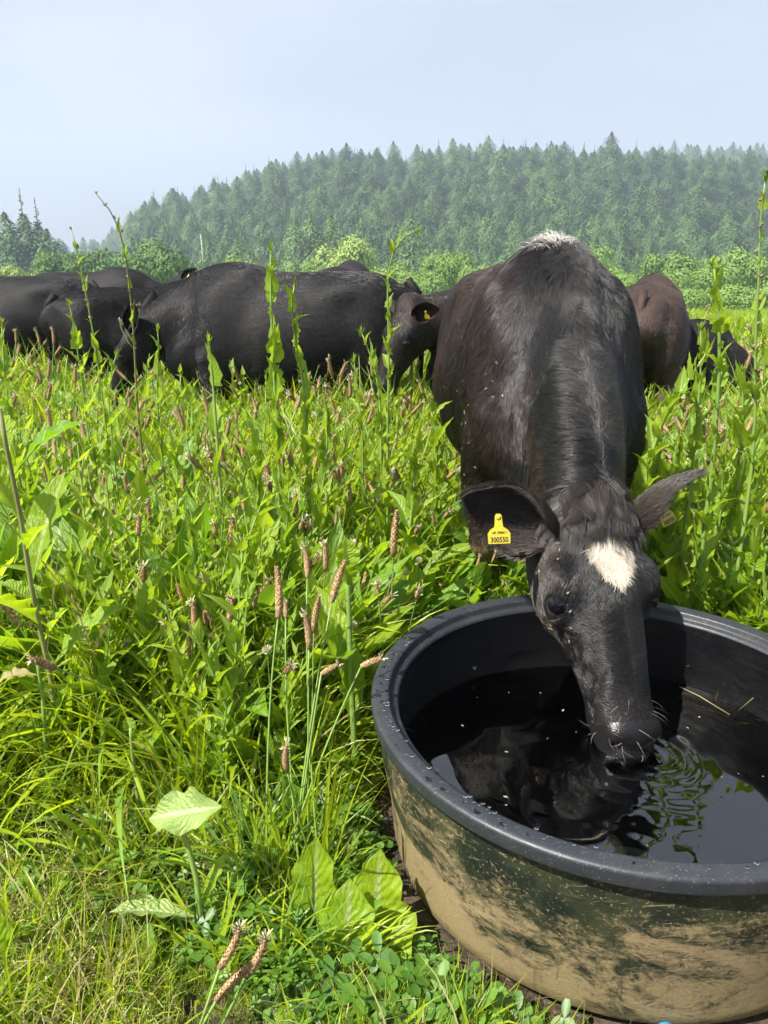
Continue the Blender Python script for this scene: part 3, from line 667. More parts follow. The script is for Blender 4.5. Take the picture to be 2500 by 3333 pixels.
mask = n.rng(n.math('ADD', n.math('ADD', n.math('MULTIPLY', big, .62), n.math('MULTIPLY', fine, .42)), hgt), .505, .60)
speck = n.rng(n.noise(120, 4, ob), .55, .7); scra = n.rng(n.noise(34, 3, ob, (1, 1, .1), .6, 2.5), .62, .68)
mudc = n.mix(n.noise(7, 5, ob), (.23, .17, .075), (.35, .265, .14)); mudc = n.mix(n.math('MULTIPLY', speck, .5), mudc, (.20, .15, .09))
drk = n.mix(n.rng(n.noise(11, 6, ob), .4, .7), (.008, .013, .009), (.045, .05, .022))
c = n.mix(n.math('MULTIPLY', mask, .8), drk, mudc); c = n.mix(n.math('MULTIPLY', scra, .4), c, (.03, .032, .028)); c = n.mix(n.rng(n.noise(80, 3, mpn.outputs[0], (.12, .12, 1.2), .6, 1.5), .66, .72, 0, .5), c, (.46, .38, .24))
n.l(c, n.p.inputs['Base Color']); c = n.mix(n.math('MULTIPLY', n.rng(n.noise(170, 3, ob), .60, .68), n.rng(big, .35, .6)), c, (.30, .23, .12)); n.l(c, n.p.inputs['Base Color']); n.p.inputs['Specular IOR Level'].default_value = .3; n.l(n.rng(mask, 0, 1, .48, .92), n.p.inputs['Roughness']); n.bump(n.math('ADD', n.math('MULTIPLY', mask, .6), fine), .45, .006); M['mudwall'] = m
tub = empty('trough', (TC[0], TC[1], 0)); tag(tub, 'large round black plastic water trough smeared with dried mud', 'trough')
Rb = TR - .046
wall = [(0.0, .046), (Rb - .05, .046), (Rb - .018, .050), (Rb - .005, .066), (Rb, .09), (Rb + .008, .18), (Rb + .026, .28), (TR - .020, TZ - .029)]
V, F, U = lathe(wall, 160, .0012); obj('wall', mesh_data('wall', V, F, M['mudwall'], U), tub)
rimp = [(TR - .020, TZ - .031), (TR - .004, TZ - .032), (TR - .001, TZ - .030), (TR - .0005, TZ - .027), (TR + .001, TZ - .008), (TR + .0005, TZ - .005), (TR - .002, TZ - .002), (TR - .006, TZ - .0005), (TR - .010, TZ), (TR - .031, TZ - .002), (TR - .035, TZ - .003), (TR - .037, TZ - .006), (TR - .038, TZ - .016), (TR - .040, TZ - .018), (TR - .052, TZ - .020), (TR - .054, TZ - .022), (TR - .056, TZ - .028)]
V, F, U = lathe(rimp, 200, .0012); obj('rim', mesh_data('rim', V, F, M['rim'], U), tub)
inn = [(TR - .056, TZ - .026), (TR - .058, TZ - .05), (Rb + .010, .25), (Rb - .008, .14), (Rb - .03, .08), (Rb - .06, .066), (0, .064)]
V, F, U = lathe(inn, 160, .001); obj('inner_wall', mesh_data('inner_wall', V, F, M['plastic'], U), tub)
# silt on the floor of the trough
m = mat('silt', (.06, .045, .02), .9); n = N(m); n.l(n.mix(n.rng(n.noise(9, 6), .4, .7), (.005, .006, .006), (.035, .025, .012)), n.p.inputs['Base Color'])
V, F, U = lathe([(Rb - .045, .071), (.3, .069), (.15, .074), (0, .070)], 60, .02); obj('silt', mesh_data('silt', V, F, m, U), tub)
V, F, U = lathe([(.062, .030), (.060, .040), (.052, .042), (.048, .037), (.040, .037), (.036, .044), (.024, .044), (.021, .038), (.012, .038), (.009, .043), (0, .043)], 40); obj('floor_boss', mesh_data('floor_boss', V, F, mat('boss_plastic', (.16, .17, .16), .3), U), tub, (.02, -.13, .038))
# water, rippled round the muzzle
m = bpy.data.materials.new('water'); m.use_nodes = True; n = N(m); n.t.nodes.remove(n.p); n.p = None
fr = n.new('ShaderNodeFresnel'); fr.inputs[0].default_value = 1.95; gl = n.new('ShaderNodeBsdfGlossy'); gl.inputs['Roughness'].default_value = .01
gl.inputs[0].default_value = (1, 1, 1, 1); tp = n.new('ShaderNodeBsdfTransparent'); tp.inputs[0].default_value = (.5, .53, .5, 1)
ms = n.new('ShaderNodeMixShader'); n.l(fr.outputs[0], ms.inputs[0]); n.l(tp.outputs[0], ms.inputs[1]); n.l(gl.outputs[0], ms.inputs[2]); n.l(ms.outputs[0], n.o.inputs[0]); M['water'] = m
mz = np.array([.02, .02]) + np.array([.559 - TC[0], 1.44 - TC[1]])
nr, na = 150, 260; V = []; F = []
for i in range(nr):
    r_ = (Rb + .001) * (i / (nr - 1)) * 1.0
    for j in range(na):
        a = 2 * math.pi * j / na; x, y = r_ * math.cos(a), r_ * math.sin(a); d = math.hypot(x - mz[0], y - mz[1])
        nn = mnoise.noise((x * 9, y * 9, 3)) ; n2 = mnoise.noise((x * 26, y * 22, 7)); n3 = mnoise.noise((x * 5, y * 5, 1))
        amp = math.exp(-d / .16)
        z = .0011 * math.sin(x * 17 + 3 * nn) * math.cos(y * 13) + .0008 * math.sin(d * 170 + 5 * nn) * math.exp(-d / .09) + .0026 * nn * (amp + .28) + .0010 * n2 * (amp + .3) + .0016 * n3
        V.append((x, y, z))
for i in range(nr - 1):
    for j in range(na): k = (j + 1) % na; F.append((i * na + j, (i + 1) * na + j, (i + 1) * na + k, i * na + k))
wo = obj('water', mesh_data('water', V, np.array(F), M['water']), None, (TC[0], TC[1], WZ)); wo['kind'] = 'structure'
# water drops on the rim, flotsam
dm = mat('water_drop', (.9, .9, .9), .02, Transmission_Weight=1.0); dm.node_tree.nodes['Principled BSDF'].inputs['IOR'].default_value = 1.33
drop = sphere_data('water_drop', dm, 10, 6); mb = MB(); sv_ = np.array([v.co for v in drop.vertices]); sf = [tuple(p.vertices) for p in drop.polygons]
for i in range(70):
    a = rnd.choice([rnd.gauss(3.1, .35), rnd.gauss(3.9, .5), rnd.uniform(2.6, 5.4)]); r_ = TR - rnd.uniform(.012, .036); s_ = rnd.uniform(.0012, .0042)
    mb.add(sv_ * np.array([s_ * rnd.uniform(1, 1.8), s_, s_ * .5]) + np.array([r_ * math.cos(a), r_ * math.sin(a), TZ + .0003]), sf)
o_ = obj('water_drops', mb.data('water_drops', dm), tub); o_['kind'] = 'stuff'
def on_water(px, py): r_ = ray(px, py); t = (WZ - EYE) / r_.z; return Vector((r_.x * t, r_.y * t, WZ + .003))
a, b = on_water(2210, 2252), on_water(2375, 2330); a.z += .012
tv, tf = tube([a, a.lerp(b, .4) + Vector((0, 0, .004)), b], [.0012, .0016, .001], 5)
tag(obj('straw', mesh_data('straw', tv, tf, M['dry'])), 'pale dry straw floating at the back right of the water', 'straw')
p = on_water(1545, 2175); p = at(1545, 2178, 1.80)
mf = mat('fly_wing', (.5, .5, .48), .5)
mb = MB(); 
for dx in (-.002, .0015): mb.add([(dx - .0015, 0, 0), (dx + .0015, -.0004, 0), (dx * 2 + .001, -.001, .009), (dx * 2 - .0015, 0, .007)], [(0, 1, 2, 3)])
mb.add(sv_ * .0018, sf)
wp = None
rr_ = ray(1545, 2178)
for t in np.linspace(1.3, 2.6, 400):
    q = rr_ * t + Vector((0, 0, EYE)); d_ = math.hypot(q.x - TC[0], q.y - TC[1])
    if q.y > TC[1] and d_ > np.interp(q.z, [.04, .14, .25, .35], [Rb - .03, Rb - .008, Rb + .01, TR - .058]) - .004: wp = q; break
tag(obj('moth', mb.data('moth', mf), None, wp or p), 'tiny white moth on the black inner wall of the trough', 'moth')
mb = MB()
for i in range(26):
    a_ = rnd.uniform(0, 6.28); r_ = Rb * math.sqrt(rnd.random()) * .95; x, y = r_ * math.cos(a_) + TC[0], r_ * math.sin(a_) + TC[1]; s_ = rnd.uniform(.0008, .003); t_ = rnd.uniform(0, 3)
    mb.add([(x + s_ * 2 * math.cos(t_), y + s_ * 2 * math.sin(t_), WZ + .0035), (x + s_ * math.cos(t_ + 1.5), y + s_ * math.sin(t_ + 1.5), WZ + .004), (x - s_ * 2 * math.cos(t_), y - s_ * 2 * math.sin(t_), WZ + .0035), (x - s_ * math.cos(t_ + 1.5), y - s_ * math.sin(t_ + 1.5), WZ + .0037)], [(0, 1, 2, 3)])
tag(obj('floating_debris', mb.data('floating_debris', mat('chaff', (.30, .26, .18), .8))), 'specks of pale chaff floating on the trough water', 'debris', kind='stuff')
# blue water pipe at the foot of the trough
a = on_ground(2105, 3326); hp_ = [(a.x - .01, a.y + .05, a.z + .016), (a.x, a.y + .02, a.z + .018), (a.x + .012, a.y - .04, a.z + .016), (a.x + .02, a.y - .16, a.z + .010)]
tv, tf = tube(hp_, .012, 10)
tag(obj('water_pipe', mesh_data('water_pipe', tv, tf, mat('blue_pipe', (.02, .19, .42), .4))), 'bright blue water pipe at the foot of the trough', 'pipe')
# ------------------------------------------------------------------ ground
ys = np.concatenate([np.arange(-3, 14, .14), np.arange(14, 60, 1.2), np.arange(60, 340, 6), np.arange(340, 1500, 60), [1500, 2600]])
us = np.concatenate([np.linspace(-1, -.42, 24), np.linspace(-.40, .40, 110), np.linspace(.42, 1, 24)])
wd = 5 + np.abs(ys + 3) * 1.6
X = us[None] * wd[:, None]; X = np.where(np.abs(us)[None] >= 1, np.sign(us)[None] * 2500, X); Yg = np.repeat(ys[:, None], len(us), 1)
nn_ = NR.normal(0, 1, X.shape) * .008 * (Yg < 8)
Z = ground(X, Yg) + nn_ - .005; V = np.stack([X, Yg, Z], 2).reshape(-1, 3); nu = len(us)
I, J = np.meshgrid(np.arange(len(ys) - 1), np.arange(nu - 1), indexing='ij'); q = (I * nu + J).ravel(); F = np.stack([q, q + 1, q + nu + 1, q + nu], 1)
m = mat('meadow_soil', (.05, .04, .02), .9); n = N(m); ob = n.new('ShaderNodeTexCoord').outputs['Object']
soil = n.mix(n.rng(n.noise(14, 7, ob), .35, .7), (.022, .015, .008), (.08, .056, .032)); sxy = n.new('ShaderNodeSeparateXYZ'); n.l(ob, sxy.inputs[0])
far = n.mix(n.noise(1.3, 6, ob), (.10, .18, .02), (.18, .28, .03)); col = n.mix(n.rng(sxy.outputs[1], 5, 10), soil, far)
col = n.mix(n.rng(sxy.outputs[1], 90, 120), col, (.03, .05, .018))
n.l(col, n.p.inputs['Base Color']); n.l(n.rng(n.noise(6, 3, ob), .35, .6, .35, .95), n.p.inputs['Roughness']); n.bump(n.noise(40, 7, ob), .8, .02)
g = obj('ground', mesh_data('ground', V, F, m)); tag(g, kind='structure')

# ------------------------------------------------------------------ leaf and blade builders
def strip(L_, W_, prof, bend=.8, twist=0., fold=.25, wave=0., wf=5., segs=9, cols=4, seed=0, up=1.2, curl=0):
    """leaf along +X rising at angle `up`, bending over; returns V,F,U"""
    ph = seed * 1.7; V = []; U = []; x = z = 0.; a = up; P = []
    for i in range(segs + 1):
        t = i / segs; P.append((x, z, a)); st = L_ / segs; a2 = up - bend * t ** 1.3; x += math.cos(a2) * st; z += math.sin(a2) * st; a = a2
    for i, (x, z, a) in enumerate(P):
        t = i / segs; w = W_ * np.interp(t, np.linspace(0, 1, len(prof)), prof); tw = twist * t
        for j in range(cols + 1):
            s_ = j / cols * 2 - 1; y = s_ * w; up_ = fold * abs(s_) * w + wave * w * math.sin(wf * t * 6.28 + ph + (1.5 if s_ > 0 else 0)) * s_ * s_ 
            yy = y * math.cos(tw) - up_ * math.sin(tw); uu = y * math.sin(tw) + up_ * math.cos(tw)
            V.append((x - math.sin(a) * uu, yy, z + math.cos(a) * uu)); U.append((j / cols, t))
    F = []
    for i in range(segs):
        for j in range(cols): k = i * (cols + 1) + j; F.append((k, k + 1, k + cols + 2, k + cols + 1))
    return np.array(V), F, np.array(U)
PL = [.16, .13, .22, .5, .8, 1, 1, .9, .72, .45, .04]         # broad dock / chicory leaf with stalk
PS = [.75, .95, 1, .9, .75, .58, .42, .28, .14, .02]          # clasping lance leaf
PG = [.6, .8, .95, 1, .95, .85, .68, .45, .2, .02]            # grass blade
def rotz(V, a): c, s_ = math.cos(a), math.sin(a); return V @ np.array([[c, s_, 0], [-s_, c, 0], [0, 0, 1]])
def grass_tuft(nb, h0, h1, w, spread, mats, lean=.5, seed=0, segs=5, cols=1):
    r_ = random.Random(seed); mb = MB()
    for i in range(nb):
        L_ = r_.uniform(h0, h1); V, F, U = strip(L_, w * r_.uniform(.6, 1.3) * (.6 + .4 * L_ / h1), PG, bend=r_.uniform(.1, 1.9) * lean * 2, twist=r_.uniform(-1.6, 1.6), fold=.35 if cols > 1 else 0, segs=segs, cols=cols, up=r_.uniform(1.05, 1.57))
        V = rotz(V, r_.uniform(0, 6.28)); a = r_.uniform(0, 6.28); d = spread * math.sqrt(r_.random()); V = V + np.array([d * math.cos(a), d * math.sin(a), -.01])
        mb.add(V, F, U, r_.choices(range(len(mats)), [6, 2, .7][:len(mats)])[0])
    return mb.data('grass_tuft', mats)
def clover_patch(nc, h, rad, seed=0, flat=False):
    r_ = random.Random(seed); mb = MB()
    for i in range(nc):
        a = r_.uniform(0, 6.28); d = rad * math.sqrt(r_.random()); hh = h * r_.uniform(.35, 1); b = np.array([d * math.cos(a), d * math.sin(a), 0])
        top = b + np.array([r_.gauss(0, .018), r_.gauss(0, .018), hh]); tv, tf = tube([b, (b + top) / 2 + np.array([.004, 0, 0]), top], .0008, 3, False); mb.add(tv, tf, None, 1)
        s_ = r_.uniform(.009, .018); tz = r_.uniform(0, 6.28); tx, ty = r_.gauss(0, .35), r_.gauss(0, .35)
        for q in range(3):
            an = tz + q * 2.094; c, s2 = math.cos(an), math.sin(an)
            pts = [(0, 0, 0), (.45, -.42, .1), (1.0, -.50, .12), (1.42, -.25, .05), (1.45, .25, .05), (1.0, .50, .12), (.45, .42, .1), (.8, 0, -.06)]
            P = []
            for (px, py, pz) in pts:
                x, y = (px * c - py * s2) * s_, (px * s2 + py * c) * s_; P.append((top[0] + x, top[1] + y, top[2] + pz * s_ + x * tx + y * ty))
            mb.add(P, [(0, 1, 7), (1, 2, 7), (2, 3, 7), (3, 4, 7), (4, 5, 7), (5, 6, 7), (6, 0, 7)], [(.5, 0)] * 8, 0)
    return mb.data('clover_patch', [M['clover'], M['stem']])
def bleaf(L_, W_, seed, mt, up=1.1, bend=.9, wave=.25, fold=.3, twist=0, prof=PL, segs=20, cols=6, name='leaf'):
    V, F, U = strip(L_, W_, prof, bend, twist, fold, wave, 4.5, segs, cols, seed, up)
    ed = np.abs(U[:, 0] - .5) * 2; V[:, 1] *= 1 + ed * .10 * np.sin(U[:, 1] * 31 + seed * 2 + (U[:, 0] > .5) * 2.1) + ed * .05 * np.sin(U[:, 1] * 67 + seed)
    V = V + np.array([[0, 0, 1]]) * (np.sin(U[:, 1] * 40 + seed)[:, None] * np.abs(U[:, :1] - .5) * .10 * W_)
    return mesh_data(name, V, F, mt, U)
LEAFB = [bleaf(1, w, i, M['broad'] if i % 3 else M['broad2'], up=1.35 - .1 * (i % 3), bend=b, wave=.22, twist=t) for i, (w, b, t) in enumerate([(.16, .5, .3), (.19, 1.0, -.3), (.14, 1.5, .5), (.17, .3, -.6), (.2, .9, .2), (.13, 1.9, -.2)])]
LEAFS = [bleaf(1, w, i, M['shoot'], up=1.15, bend=b, wave=.3, fold=.5, twist=t, prof=PS, segs=8, cols=4) for i, (w, b, t) in enumerate([(.2, .4, .2), (.24, 1.0, -.3), (.17, .8, .5), (.22, -.3, 0)])]
def rosette(nl, L0, L1, seed):
    r_ = random.Random(seed); mb = MB()
    for i in range(nl):
        L_ = r_.uniform(L0, L1); V, F, U = strip(L_, L_ * r_.uniform(.07, .13), PL, r_.uniform(.1, .9), r_.uniform(-.7, .7), .35, .3, 4, 9, 4, r_.random() * 9, r_.uniform(1.05, 1.5))
        mb.add(rotz(V, i * 2.4 + r_.uniform(-.4, .4)), F, U, 1 if r_.random() < .25 else 0)
    return mb.data('broad_leaf_rosette', [M['broad'], M['broad2']])
def plantain_head(seed, L_=.045, r0=.0052):
    """ribwort seed head: rows of overlapping scales, tuft of pale stamens at the tip"""
    r_ = random.Random(seed); mb = MB(); bx, by = r_.gauss(0, .08), r_.gauss(0, .08)
    nr_ = int(L_ / .0026); cpos = lambda t: np.array([bx * L_ * t * t, by * L_ * t * t, L_ * t])
    V, F = tube([cpos(t) for t in np.linspace(0, 1, 6)], [r0 * .6, r0 * .8, r0 * .85, r0 * .8, r0 * .6, r0 * .2], 6); mb.add(V, F, None, 0)
    for i in range(nr_):
        t = (i + .5) / nr_; rr = r0 * (1 - .45 * abs(t * 2 - .9) ** 2.5); c = cpos(t)
        for j in range(7):
            a = j * .8976 + i * .449 + r_.uniform(-.1, .1); o = np.array([math.cos(a), math.sin(a), 0]); s_ = np.array([-math.sin(a), math.cos(a), 0]); b = c + o * rr * .7; k = r_.uniform(.8, 1.3)
            mb.add([b - s_ * .0016, b + s_ * .0016, b + o * rr * .5 * k + np.array([0, 0, .0034])], [(0, 1, 2)], None, 0)
    if seed % 3 != 2:
        for i in range(22):
            a = r_.uniform(0, 6.28); t = r_.uniform(.84, 1.02); o = np.array([math.cos(a), math.sin(a), r_.uniform(.0, 1.2)]); c = cpos(t); e = c + o * r_.uniform(.004, .0085)
            s_ = np.cross(o, (0, 0, 1.)) * .0008 + np.array([0, 0, .0006]); mb.add([c, e - s_, e + s_ + o * .001, e + o * .002], [(0, 1, 2), (1, 3, 2)], None, 1)
    return mb.data('flower_head', [M['head'], M['anther']])
HEADS = [plantain_head(i, l) for i, l in enumerate([.030, .045, .055, .024, .038, .050])]
def stalk_pts(h, lean, az, curv):
    P = []
    for i in range(7): t = i / 6; d = lean * t + curv * t * t; P.append((h * d * math.cos(az), h * d * math.sin(az), h * t * (1 - .12 * curv * t)))
    return np.array(P)
STALKS = []
for i in range(8):
    P = stalk_pts(1, rnd.uniform(0, .15), 0, [.0, .08, .18, .3, .12, .02, .5, .22][i]); V, F = tube(P, [.0025, .0024, .0023, .0021, .002, .0018, .0016], 5, False)
    T = unit(P[-1] - P[-2]); STALKS.append((P[-1], T, V, F))
STK = [(e, T, mesh_data('stalk', V * np.array([1, 1, 1]), F, M['stem'])) for e, T, V, F in STALKS]
def head_rot(T, az):
    q = Vector(T).to_track_quat('Z', 'Y'); return (Matrix.Rotation(az, 3, 'Z') @ q.to_matrix()).to_euler()
def plantain(x, y, h, az, label, k=None, hs=1.0, hd=None, group='ribwort plantain seed heads standing in the meadow'):
    k = rnd.randrange(8) if k is None else k; e, T, me = STK[k]
    key = ('st', k, round(h, 2)); 
    if key not in STC:
        V = np.array(STALKS[k][2]); ce = np.array(STALKS[k][0]); V = V.copy(); V = V.reshape(7, 5, 3); C_ = V.mean(1, keepdims=True); V = C_ * h + (V - C_); STC[key] = mesh_data('stalk', V.reshape(-1, 3), STALKS[k][3], M['stem'])
    root = empty('ribwort_plantain', (x, y, G(x, y) - .01), az); tag(root, label, 'plantain', group)
    obj('stalk', STC[key], root)
    obj('flower_head', HEADS[rnd.randrange(6) if hd is None else hd], root, tuple(e * h), Vector(T).to_track_quat('Z', 'Y').to_euler(), hs * 1.35 * rnd.uniform(.85, 1.2)); return root
STC = {}
def plantain_variant(seed):
    r_ = random.Random(seed); mb = MB()
    for i in range(3):
        k = r_.randrange(8); e, T, V, F = STALKS[k]; h = r_.uniform(.30, .46); V = np.array(V).reshape(7, 5, 3); C_ = V.mean(1, keepdims=True); V = (C_ * h + (V - C_)).reshape(-1, 3)
        az = r_.uniform(0, 6.28); off = np.array([r_.gauss(0, .03), r_.gauss(0, .03), 0]); mb.add(rotz(V, az) + off, F, None, 2)
        Hm = HEADS[r_.randrange(6)]; hv = np.array([v.co for v in Hm.vertices]) * 1.35; hm = np.array(Vector(T).to_track_quat('Z', 'Y').to_matrix()); hv = hv @ hm.T * 1 + e * h
        mb.add(rotz(hv, az) + off, [tuple(p.vertices) for p in Hm.polygons]); mb.M[-len(Hm.polygons):] = [p.material_index for p in Hm.polygons]
    return mb.data('plantain_cluster', [M['head'], M['anther'], M['stem']])
def clover_flower_data(seed):
    r_ = random.Random(seed); mb = MB()
    for i in range(70):
        z = r_.uniform(-.6, 1); a = r_.uniform(0, 6.28); s_ = math.sqrt(1 - z * z); d = np.array([s_ * math.cos(a), s_ * math.sin(a), z]); t = unit(np.cross(d, (.3, .2, 1.))) * .0013
        d2 = d + np.array([0, 0, .35]); mb.add([d * .003 - t, d * .003 + t, d2 * .0098 + t * .9, d2 * .0098 - t * .9], [(0, 1, 2, 3)])
    return mb.data('flower', [M['petal']])
CF = [clover_flower_data(i) for i in range(3)]

# ------------------------------------------------------------------ scattering for the uncountable sward (geometry nodes on a point mesh)
def scatter(name, label, cat, pts, rot, scl, idx, variants, kind='stuff'):
    pts = np.asarray(pts); scl = np.array(scl, float); dd = np.hypot(pts[:, 0] - TC[0], pts[:, 1] - TC[1])
    if dd.min() < 3:      # nothing may grow through the trough: plants beside it are only as large as the gap allows
        rad = np.array([max(math.hypot(v.co.x, v.co.y) for v in m_.vertices) for m_ in variants])[np.asarray(idx) % len(variants)]
        k_ = dd > TR + .012; fit = np.clip((dd - TR + .02) / (.85 * rad * scl[:, 0]), 0, 1); scl = scl * fit[:, None]; k_ &= fit > .12; pts, rot, scl, idx = pts[k_], np.asarray(rot)[k_], scl[k_], np.asarray(idx)[k_]
    me = bpy.data.meshes.new(name); me.vertices.add(len(pts)); me.vertices.foreach_set('co', np.asarray(pts, np.float32).ravel())
    for nm, ty, dat in (('rot', 'FLOAT_VECTOR', rot), ('scl', 'FLOAT_VECTOR', scl)):
        a = me.attributes.new(nm, ty, 'POINT'); a.data.foreach_set('vector', np.asarray(dat, np.float32).ravel())
    a = me.attributes.new('idx', 'INT', 'POINT'); a.data.foreach_set('value', np.asarray(idx, np.int32))
    o = obj(name, me); tag(o, label, cat, None, kind)
    cl = bpy.data.collections.new(name + '_variants')
    for i, v in enumerate(variants): cl.objects.link(bpy.data.objects.new('%s_variant_%02d' % (name, i), v))
    ng = bpy.data.node_groups.new(name, 'GeometryNodeTree'); ng.interface.new_socket('Geometry', in_out='INPUT', socket_type='NodeSocketGeometry'); ng.interface.new_socket('Geometry', in_out='OUTPUT', socket_type='NodeSocketGeometry')
    N_ = ng.nodes.new; gi, go, ip, ci = N_('NodeGroupInput'), N_('NodeGroupOutput'), N_('GeometryNodeInstanceOnPoints'), N_('GeometryNodeCollectionInfo')
    ci.inputs[0].default_value = cl; ci.inputs['Separate Children'].default_value = True; ci.inputs['Reset Children'].default_value = True
    def na(nm, ty): q = N_('GeometryNodeInputNamedAttribute'); q.data_type = ty; q.inputs[0].default_value = nm; return q.outputs[0]
    e2r = N_('FunctionNodeEulerToRotation'); ng.links.new(na('rot', 'FLOAT_VECTOR'), e2r.inputs[0])
    k = ng.links.new; k(gi.outputs[0], ip.inputs['Points']); k(ci.outputs[0], ip.inputs['Instance']); ip.inputs['Pick Instance'].default_value = True
    k(na('idx', 'INT'), ip.inputs['Instance Index']); k(e2r.outputs[0], ip.inputs['Rotation']); k(na('scl', 'FLOAT_VECTOR'), ip.inputs['Scale']); k(ip.outputs[0], go.inputs[0])
    md = o.modifiers.new('scatter', 'NODES'); md.node_group = ng; return o
def field_points(n, y0, y1, marg=.25, power=1.0, ex=.0):
    """points in the view wedge, density falling with distance"""
    out = []; 
    while sum(map(len, out)) < n:
        u = NR.random(n); y = y0 * (y1 / y0) ** (u ** power); hw = y * .56 + marg; x = NR.uniform(-1, 1, n) * hw
        out.append(np.stack([x, y], 1)[~((np.hypot(x - TC[0], y - TC[1]) < TR + ex))])
    return np.concatenate(out)[:n]
COWS_XY = [(cowA, .93), (cowI, .88)]
CLR = [(1265, 3180, 1.08, .12), (1000, 3200, 1.09, .09), (650, 2900, 1.12, .09), (170, 2350, 1.5, .1), (1150, 2500, 1.54, .1), (1600, 1900, 2.1, .26), (760, 3230, .93, .13), (700, 3080, 1.0, .1)]
CLR = [(at(a, b, y).x, y, r_) for a, b, y, r_ in CLR]
def clear(P): 
    k = np.ones(len(P))
    for x, y, r_ in CLR: k *= 1 - .65 * np.exp(-((P[:, 0] - x)**2 + (P[:, 1] - y + .04)**2) / r_**2)
    return k
def bare(P):      # trampled patch at the lower left
    x, y = P.T; return np.exp(-(((x + .42) / .34)**2 + ((y - 1.22) / .42)**2)) + .35 * np.sin(x * 9 + 2) * np.sin(y * 7)
def tallness(P):
    x, y = P.T; t = np.interp(y, [.8, 1.12, 1.4, 1.9, 2.5, 3.5, 5], [.40, .52, .92, 1.08, 1.18, 1.28, 1.38]); t = t * (1 - .45 * np.exp(-((x - .45) / .55)**2 - ((y - 2.3) / .5)**2))
    t = t * (1 - .25 * np.exp(-((x - .5) / .5)**2 - ((y - 1.9) / .4)**2))
    return clear(P) * t * (.82 + .36 * (.5 + .5 * pnoise(np.c_[P, 0 * x], 1.7, 3)))
def mk(P, sc, tilt=.18, zoff=0):
    n = len(P); z = ground(P[:, 0], P[:, 1]) + zoff; rot = np.stack([NR.normal(0, tilt, n), NR.normal(0, tilt, n), NR.uniform(0, 6.283, n)], 1)
    return np.c_[P, z], rot, np.repeat(np.asarray(sc)[:, None], 3, 1)
GM = [M['grass'], M['grass2'], M['dry']]
T_fine = [grass_tuft(20, .18, .42, .0026, .05, GM, .45, i) for i in range(5)]
T_wide = [grass_tuft(15, .22, .46, .0068, .05, [M['grass'], M['grass2']], .5, 20 + i, 7, 2) for i in range(4)]
T_short = [grass_tuft(20, .05, .15, .0024, .06, GM, .9, 40 + i, 4) for i in range(4)]
T_dry = [grass_tuft(7, .10, .26, .0013, .09, [M['dry'], M['grass']], 1.6, 60 + i, 5) for i in range(3)]
# near and middle sward
P = field_points(16000, .85, 9, ex=.015); ta = tallness(P); b = bare(P); k_ = NR.random(len(P)) > np.clip(b * 1.05 + .52 * smooth((1.75 - P[:, 1]) / .5), 0, .95); P, ta = P[k_], ta[k_]
a_ = mk(P, ta * NR.uniform(.7, 1.25, len(P)) * np.clip((np.hypot(P[:, 0] - TC[0], P[:, 1] - TC[1]) - TR) / .2 + .35, .4, 1)); scatter('meadow_grass', 'long green grass all over the meadow', 'grass', *a_, np.where(NR.random(len(P)) < .5, NR.integers(5, 9, len(P)), NR.integers(0, 5, len(P))), T_fine + T_wide)
P = field_points(5200, .85, 3.5, ex=.015); a_ = mk(P, NR.uniform(.6, 1.2, len(P)) * clear(P)) if True else 0; P2 = P; scatter('short_grass', 'short matted grass at the foot of the meadow plants', 'grass', *a_, NR.integers(0, 7, len(P)), T_short + T_dry)
P = field_points(7500, .85, 6, ex=.015); w = (pnoise(np.c_[P, 0 * P[:, 0]], 3.2, 1) > -.1) & (bare(P) < .8 * NR.random(len(P)) + .35); P = P[w]; P = P[NR.random(len(P)) < np.interp(P[:, 1], [1.0, 1.3], [.35, 1])]
CP = [clover_patch(22, h, .075, i) for i, h in enumerate([.05, .07, .09, .04, .06])]
a_ = mk(P, NR.uniform(.8, 1.3, len(P)) * clear(P) ** .5, .1); scatter('clover_leaves', 'dark green clover leaves carpeting the ground', 'clover', *a_, NR.integers(0, 5, len(P)), CP)
# far field to the crest
P = field_points(9000, 8, 30, 1.0); TF = [grass_tuft(30, .25, .5, .007, .16, GM, .45, 80 + i, 3) for i in range(4)] + [rosette(9, .25, .45, 90), rosette(8, .2, .4, 91)]
a_ = mk(P, NR.uniform(.8, 1.4, len(P)) * np.interp(P[:, 1], [8, 13, 28], [1.1, .7, .7])); scatter('far_meadow', 'bright meadow running back to the hedge trees', 'meadow', *a_, NR.integers(0, 6, len(P)), TF)
# broad leaves among the grass, too many to count
P = field_points(3400, 1.75, 9, ex=.1); RS = [rosette(7, .22, .50, 100 + i) for i in range(6)]
P = P[(pnoise(np.c_[P, 0 * P[:, 0]], 1.3, 6) > -.45)]; a_ = mk(P, NR.uniform(.6, 1.2, len(P)) * np.clip(tallness(P), 0, 1.1)); scatter('meadow_herbs', 'broad bright green herb leaves filling the sward', 'herbs', *a_, NR.integers(0, 6, len(P)), RS)
P = field_points(640, 2.3, 9, ex=.1); w = NR.random(len(P)) < .25 + .9 * (pnoise(np.c_[P, 0 * P[:, 0]], 1.9, 2) > .1); P = P[w]; PV = [plantain_variant(i) for i in range(5)]
a_ = mk(P, NR.uniform(.95, 1.4, len(P)) * np.clip(tallness(P), .5, 1.15), .08); scatter('plantain_drift', 'brown ribwort heads massed in the middle of the meadow', 'plantain', *a_, NR.integers(0, 5, len(P)), PV)
